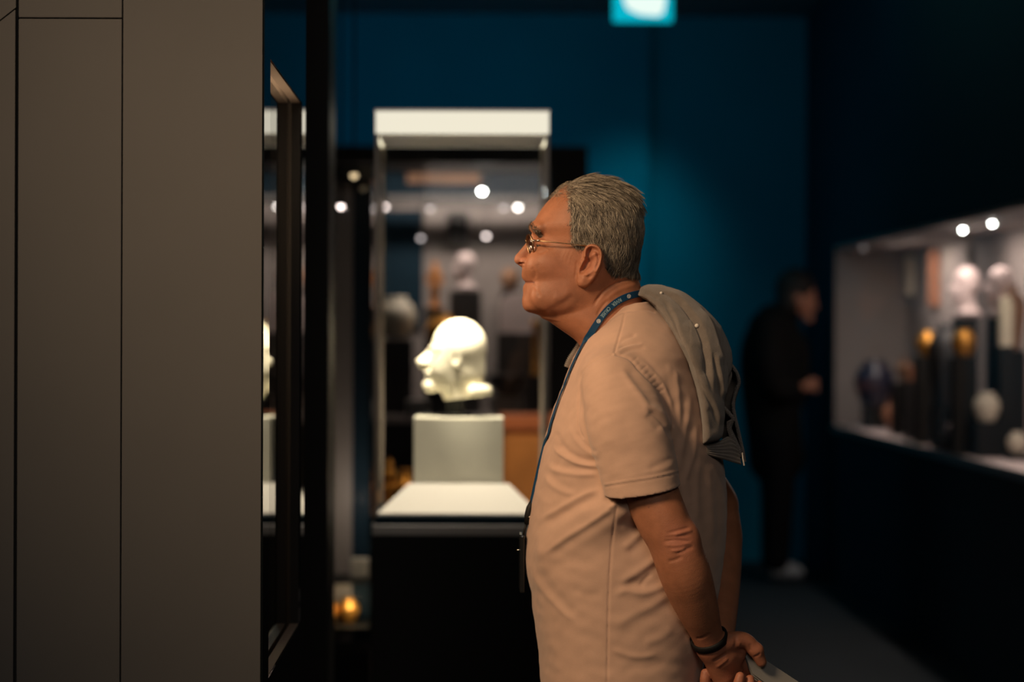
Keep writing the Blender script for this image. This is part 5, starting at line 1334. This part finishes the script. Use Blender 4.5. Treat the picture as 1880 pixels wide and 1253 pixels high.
# which way across the band is down and to the right in the picture
side_ = 1.0 if (Pb[len(Pb) // 6] @ np.array((1, 0, -1))) > 0 else -1.0
def letters(txt, s0, s1, height, name='lettering'):
    v, f = text_mesh(txt, 1.0)
    sx_ = (s1 - s0) / (v[:, 0].max() - v[:, 0].min()); y0_, y1_ = v[:, 1].min(), v[:, 1].max()
    s_ = s0 + (v[:, 0] - v[:, 0].min()) * sx_
    b_ = ((v[:, 1] - (y0_ + y1_) / 2) / (y1_ - y0_)) * height * side_
    return mk(name, lany(s_, b_, np.full(len(v), LIFT + 0.00135)), f, M['print'], ly)
letters('RIVER', arc_at(1138.5, 550), arc_at(1124.5, 559.5), 0.0062)
letters('CRUISE', arc_at(1119, 564.5), arc_at(1105.5, 580.5), 0.0062)
def emblem(px, py, r_=0.0036):
    s0 = arc_at(px, py); V = []; F = []
    for k in range(20):
        a = 2 * math.pi * k / 20
        for rr in (r_, r_ * 0.72): V.append((s0 + rr * math.cos(a), rr * math.sin(a)))
    for k in range(20): F.append((2 * k, 2 * ((k + 1) % 20), 2 * ((k + 1) % 20) + 1, 2 * k + 1))
    n0 = len(V)
    for a in (0.6, 2.2, 3.9):            # three small strokes inside the ring
        c_, s2 = math.cos(a), math.sin(a); q = r_ * 0.45
        for du, dv in ((-.6, -.16), (.6, -.16), (.6, .16), (-.6, .16)):
            V.append((s0 + q * 0.6 * math.cos(a + 1.5) + r_ * (du * c_ - dv * s2), q * 0.6 * math.sin(a + 1.5) + r_ * (du * s2 + dv * c_)))
        F.append((n0, n0 + 1, n0 + 2, n0 + 3)); n0 += 4
    V = np.array(V)
    return mk('emblem', lany(V[:, 0], V[:, 1], np.full(len(V), LIFT + 0.00135)), F, mat('silver_print', (0.6, 0.62, 0.62), 0.5), ly)
for x, y in ((1152, 543), (1100, 588.5), (1037.5, 712)): emblem(x, y)
M['clip'] = mat('bright_metal', (0.8, 0.72, 0.62), 0.2, metal=1.0)
b_ = MB(); b_.tube(toW([P(979, 918, -9), P(974, 932, -10), P(970.5, 947, -10), P(968.5, 962, -10)]), [0.004, 0.007, 0.007, 0.005], 10); b_.build('buckle', M['black'], ly, smooth=True)
b_ = MB(); b_.tube(toW([P(969, 950, -16), P(973, 948, -17), P(976, 946, -17)]), 0.0012, 8); b_.build('rivet', M['clip'], ly, smooth=True)
b_ = MB().box(toW([P(955, 1085, -40)])[0], toW([P(964, 980, 44)])[0], 0.003); b_.build('badge_holder', mat('black_plastic', (0.012, 0.012, 0.012), 0.25, spec=0.5), ly)
b_ = MB(); b_.tube(toW([P(949, 1010, -14), P(953, 1009, -15), P(958, 1008.5, -14), P(963, 1008, -12)]), [0.0014, 0.0018, 0.0018, 0.0012], 8); b_.build('clip', M['clip'], ly, smooth=True)
b_ = MB(); b_.tube(toW([P(968.5, 960, -10), P(964, 972, -10), P(961, 984, -10)]), 0.002, 8); b_.build('cord', M['black'], ly, smooth=True)

# ---------------------------------------------------------------- glasses
gl = empty('glasses', toW([P(975, 450, 0)])[0], 'thin gold wire-rimmed glasses on the man\'s nose', 'glasses')
M['wire'] = mat('gold_wire', (0.55, 0.36, 0.20), 0.28, metal=1.0)
M['lens'] = glass('spectacle_lens', (0.93, 0.93, 0.92), refl=0.8)
for s in (-1, 1):
    rim_ = []
    for k in range(36):
        a = 2 * math.pi * k / 36; ca, sa = math.cos(a), math.sin(a)
        ca2 = math.copysign(abs(ca) ** 0.8, ca); sa2 = math.copysign(abs(sa) ** 0.85, sa)
        rim_.append(P(971.8 - 4.6 * ca2 + 0.17 * 19 * sa2, 450 + 18.5 * sa2, s * (35 - 23 * ca2)))
    W_ = toW(rim_)
    MB().tube(W_, 0.00105, 8, closed=True).build('rim', M['wire'], gl, smooth=True)
    c_ = W_.mean(0); Vl = list(W_ + np.array((0.0005, 0, 0))) + [c_ + np.array((-0.0022, 0, 0))]
    Vl2 = [v + np.array((0.0012, 0, 0)) for v in Vl]; n = 36
    Fl = [(i, (i + 1) % n, n) for i in range(n)] + [(n + 1 + (i + 1) % n, n + 1 + i, 2 * n + 1) for i in range(n)] + [(i, n + 1 + i, n + 1 + (i + 1) % n, (i + 1) % n) for i in range(n)]
    mk('lens', Vl + Vl2, Fl, M['lens'], gl, smooth=True)
    kx = 1 - 66 / FPX
    def T_(x, y, w): return (VPX + (x - VPX) * kx, s * w, -(VPY + (y - VPY) * kx))
    MB().tube(toW([T_(976.5, 441, 58), T_(980, 441.5, 63), T_(988, 442.5, 69), T_(1000, 443.5, 74), T_(1025, 446, 79.5), T_(1050, 448.6, 82), T_(1064, 450, 83), T_(1074, 451, 81), T_(1082, 456, 78), T_(1088, 468, 76)]), [0.0012, 0.0013, 0.0014, 0.0011, 0.0010, 0.0011, 0.0013, 0.0014, 0.0015, 0.0015], 8).build('temple_arm', M['wire'], gl, smooth=True)
    for x_, w_ in ((980, 63.5), (988, 69.5)):
        MB().tube(toW([T_(x_ - 2, 441.2, w_ - 1), T_(x_ + 2.5, 442, w_ + 1)]), 0.0019, 8).build('hinge', M['clip'], gl, smooth=True)
    MB().tube(toW([P(970, 452, s * 13), P(974, 457, s * 11), P(975, 463, s * 11)]), [0.001, 0.0022, 0.0018], 8).build('nose_pad', M['lens'], gl, smooth=True)
MB().tube(toW([P(967.6, 446, -12.5), P(964.6, 441, -6), P(963.8, 439.5, 0), P(964.6, 441, 6), P(967.6, 446, 12.5)]), 0.0011, 8).build('bridge', M['wire'], gl, smooth=True)

# ---------------------------------------------------------------- wristband with its small screen module
c_ = np.array(N(1305, 1173, -148)); ax_ = np.array(N(1311, 1190, -140)) - np.array(N(1295, 1150, -162)); ax_ /= np.linalg.norm(ax_)
e1 = np.array((1.0, 0, 0)) - ax_ * ax_[0]; e1 /= np.linalg.norm(e1); e2 = np.cross(ax_, e1)
V = []; F = []; n = 40
for k in range(n):
    a = 2 * math.pi * k / n; rr = np.array((math.cos(a) * 31.0, math.sin(a) * 30.0))
    for h_, o_ in ((-7, 0), (-6, 2.6), (6, 2.6), (7, 0), (6, -1.0), (-6, -1.0)):
        q = rr * (1 + o_ / 30.0); V.append(c_ + e1 * q[0] + e2 * q[1] + ax_ * h_)
for k in range(n):
    for j in range(6): F.append((k * 6 + j, k * 6 + (j + 1) % 6, ((k + 1) % n) * 6 + (j + 1) % 6, ((k + 1) % n) * 6 + j))
wb = empty('wristband', toW([c_])[0], 'black fitness wristband on the man\'s left wrist', 'wristband')
M['rubber'] = mat('black_rubber', (0.008, 0.008, 0.008), 0.6, spec=0.3)
mk('strap', toW(V), F, M['rubber'], wb, smooth=True)
md = MB(); V = []
bm = bmesh.new(); bmesh.ops.create_cube(bm, size=1)
bmesh.ops.bevel(bm, geom=list(bm.edges), offset=0.18, segments=3, affect='EDGES'); bm.verts.index_update()
dirn = -e1 * 0.9 - e2 * (0.45 if e2[1] < 0 else -0.45); dirn /= np.linalg.norm(dirn); tn = np.cross(ax_, dirn)
Vm = [c_ + dirn * (33 + 9 * v.co.x) + tn * 24 * v.co.y + ax_ * (26 * v.co.z - 3) for v in bm.verts]; Fm = [tuple(v.index for v in f.verts) for f in bm.faces]; bm.free()
mk('module', toW(Vm), Fm, mat('black_screen', (0.006, 0.006, 0.007), 0.08), wb, smooth=True)

# ---------------------------------------------------------------- brochure held behind the back
br = empty('brochure', toW([N(1420, 1262, -110)])[0], 'folded pale brochure held behind the man\'s back', 'brochure')
def leaf(name, A, B, C_, D_, th, m):
    a, b, c, d = [np.array(N(*q)) for q in (A, B, C_, D_)]
    n_ = np.cross(b - a, d - a); n_ /= np.linalg.norm(n_)
    V = [a, b, c, d] + [q + n_ * th for q in (a, b, c, d)]
    return mk(name, toW(V), [(3, 2, 1, 0), (4, 5, 6, 7), (0, 1, 5, 4), (1, 2, 6, 5), (2, 3, 7, 6), (3, 0, 4, 7)], m, br)
M['paper'] = mat('pale_paper', (0.26, 0.255, 0.24), 0.6, noise=0.05)
leaf('cover', (1360, 1180, -124), (1384, 1236, -128), (1540, 1350, -96), (1516, 1282, -92), 0.7, M['paper'])
leaf('page', (1360, 1181, -120), (1383.5, 1239.5, -124), (1537, 1354, -90), (1516, 1284, -87), 0.5, M['paper'])
leaf('cover', (1360, 1183, -115), (1383, 1243.5, -119), (1533, 1359, -82), (1515, 1287, -80), 0.7, M['paper'])

# ---------------------------------------------------------------- trousers and shoes (below the picture)
tf = Field((1000, -190, -2085), (1310, 190, -1235), 6.0)
sl, X, Y, Z = region(tf, 990, 1320, -195, 195, 1240, 1420)
tf.put(sl, np.maximum(slices(X, Y, Z, TORSO + [(1420, 1010, 1285, 1145, 178, 2.2)], 3, grow=-7), np.maximum(1250 + Z, -Z - 1405)))
for s in (-1, 1):
    tf.chain([P(1145, 1380, s * 82), P(1138, 1560, s * 86), P(1132, 1720, s * 86), P(1146, 1900, s * 88), P(1156, 2066, s * 90)], [92, 84, 68, 62, 56], 14)
V, Q = tf.mesh(1)
mk('trousers', toW(V), Q, mat('dark_cotton', (0.02, 0.021, 0.025), 0.85), man, smooth=True)
for s in (-1, 1):
    f_ = Field((1000, s * 90 - 62, -2100), (1225, s * 90 + 62, -2020), 4.0)
    f_.cone(P(1185, 2066, s * 90), P(1060, 2072, s * 94), 30, 28, 4); f_.cone(P(1060, 2072, s * 94), P(1040, 2076, s * 94), 28, 22, 4)
    sl, X, Y, Z = f_.sub((900, -300, -2200), (1300, 300, -1900)); f_.put(sl, (-(Z + 2094.5) + 0 * X + 0 * Y).astype(np.float32), 2, 'and')
    V, Q = f_.mesh(1); so = mk('shoe', toW(V), Q, mat('dark_leather', (0.03, 0.02, 0.015), 0.4), man, smooth=True)

# ================================================================== second visitor, in dark clothes by the right showcase
D2P = 13.75; K2 = FPX / D2P
x0_ = W(1438, 0, D2P)[0]
zfeet = 0.0; py0 = Rpy(0, D2P)
def L(px, py, dy=0): return ((px - 1438) / K2 * 1000, dy, (py0 - py) / K2 * 1000)
def toP(V): return np.array((x0_, D2P, 0)) + V * 0.001
p2 = empty('person', (x0_, D2P, 0), 'blurred visitor in black bent over their hands beside the right showcase', 'person')
g = Field((-260, -300, -10), (280, 300, 1790), 13.0)
g.chain([L(1412, 600), L(1410, 690), L(1418, 780)], [100, 104, 96], 40)
g.cone(L(1428, 590), L(1458, 560), 60, 52, 30)
g.ell(L(1464, 533), (98, 78, 112), 14)
g.ell(L(1478, 552), (58, 62, 78), 30); g.cone(L(1489, 546), L(1497, 562), 13, 17, 14); g.ell(L(1484, 583), (30, 34, 28), 20)
for s in (-1, 1):
    g.ell(L(1460, 545, s * 78), (24, 14, 32), 6); g.ell(L(1490, 542, s * 30), (20, 18, 13), 10, 'cut')
    g.chain([L(1412, 600, s * 165), L(1408, 660, s * 200), L(1418, 705, s * 190), L(1446, 712, s * 110), L(1470, 708, s * 60)], [62, 52, 46, 40, 30], 20)
    hx = 1486 if s < 0 else 1462
    g.ell(L(hx, 707, s * 34), (48, 26, 34), 10)
    for q in range(4):
        g.chain([L(hx + 6, 700 + q * 5, s * 30), L(hx + 14, 699 + q * 6, s * 6), L(hx + 8, 700 + q * 6, -s * 14)], [13, 12, 10], 3)
    g.chain([L(hx - 4, 699, s * 26), L(hx + 8, 692, s * 8)], [14, 11], 4)
    g.chain([L(1424, 780, s * 80), L(1428, 890, s * 92), L(1424, 1015, s * 95)], [52, 50, 38], 16)
V, Q = g.mesh(1)
mk('body', toP(V), Q, mat('skin_far', (0.42, 0.19, 0.12), 0.55, sss=0.1), p2, smooth=True)
g = Field((-270, -310, 520), (270, 310, 1640), 13.0)
g.chain([L(1420, 592), L(1412, 640), L(1414, 700), L(1422, 790), L(1426, 840)], [112, 160, 168, 160, 160], 30)
g.chain([L(1440, 600), L(1456, 650), L(1452, 720)], [80, 96, 90], 40)
for s in (-1, 1):
    g.chain([L(1408, 600, s * 150), L(1402, 660, s * 208), L(1414, 712, s * 196), L(1446, 718, s * 115), L(1456, 714, s * 82)], [92, 78, 68, 58, 48], 18)
g.cone(L(1428, 590), L(1446, 572), 78, 70, 20)
V, Q = g.mesh(1); mk('jacket', toP(V), Q, mat('black_jacket', (0.006, 0.006, 0.006), 0.85, spec=0.1), p2, smooth=True)
g = Field((-200, -230, 20), (170, 230, 860), 13.0)
for s in (-1, 1): g.chain([L(1424, 800, s * 80), L(1428, 890, s * 94), L(1424, 1030, s * 96)], [118, 88, 66], 22)
V, Q = g.mesh(1); mk('trousers', toP(V), Q, mat('black_trousers', (0.006, 0.006, 0.007), 0.85, spec=0.1), p2, smooth=True)
g = Field((-60, -110, 1480), (240, 110, 1790), 9.0)
g.ell(L(1459, 526), (112, 92, 112), 10); g.ell(L(1446, 552), (70, 88, 96), 20)
g.ell(L(1492, 560), (72, 70, 88), 12, 'cut')
V, Q = g.mesh(1); mk('hair', toP(V), Q, mat('dark_hair', (0.008, 0.006, 0.005), 0.7), p2, smooth=True)
for s in (-1, 1):
    g = Field((-80, s * 96 - 70, -5), (260, s * 96 + 70, 130), 9.0)
    g.chain([L(1416, 1042, s * 96), L(1440, 1045, s * 98), L(1462, 1047, s * 100)], [48, 44, 36], 8); g.cone(L(1420, 1030, s * 96), L(1424, 1016, s * 96), 46, 48, 10)
    sl, X, Y, Z = g.sub((-500, -500, -100), (500, 500, 300)); g.put(sl, (-(Z - 2) + 0 * X + 0 * Y).astype(np.float32), 3, 'and')
    V, Q = g.mesh(1); so = mk('shoe', toP(V), Q, mat('pale_trainer', (0.32, 0.34, 0.36), 0.6), p2, smooth=True)
ph = MB(); c_ = toP(np.array([L(1484, 699, 0)]))[0]
ph.box(c_ - np.array((0.012, 0.038, 0.05)), c_ + np.array((-0.004, 0.038, 0.06)), 0.003)
o = ph.build('phone', M['black']); tag(o, 'small black phone held up in the blurred visitor\'s hands', 'phone')
lamp('hand_fill', 'SPOT', (2.0, 13.2, 2.9), L(0, 0, 0) and tuple(toP(np.array([L(1480, 650, 0)]))[0]), 0.6, (1.0, 0.72, 0.5), 0.1, spot=36)
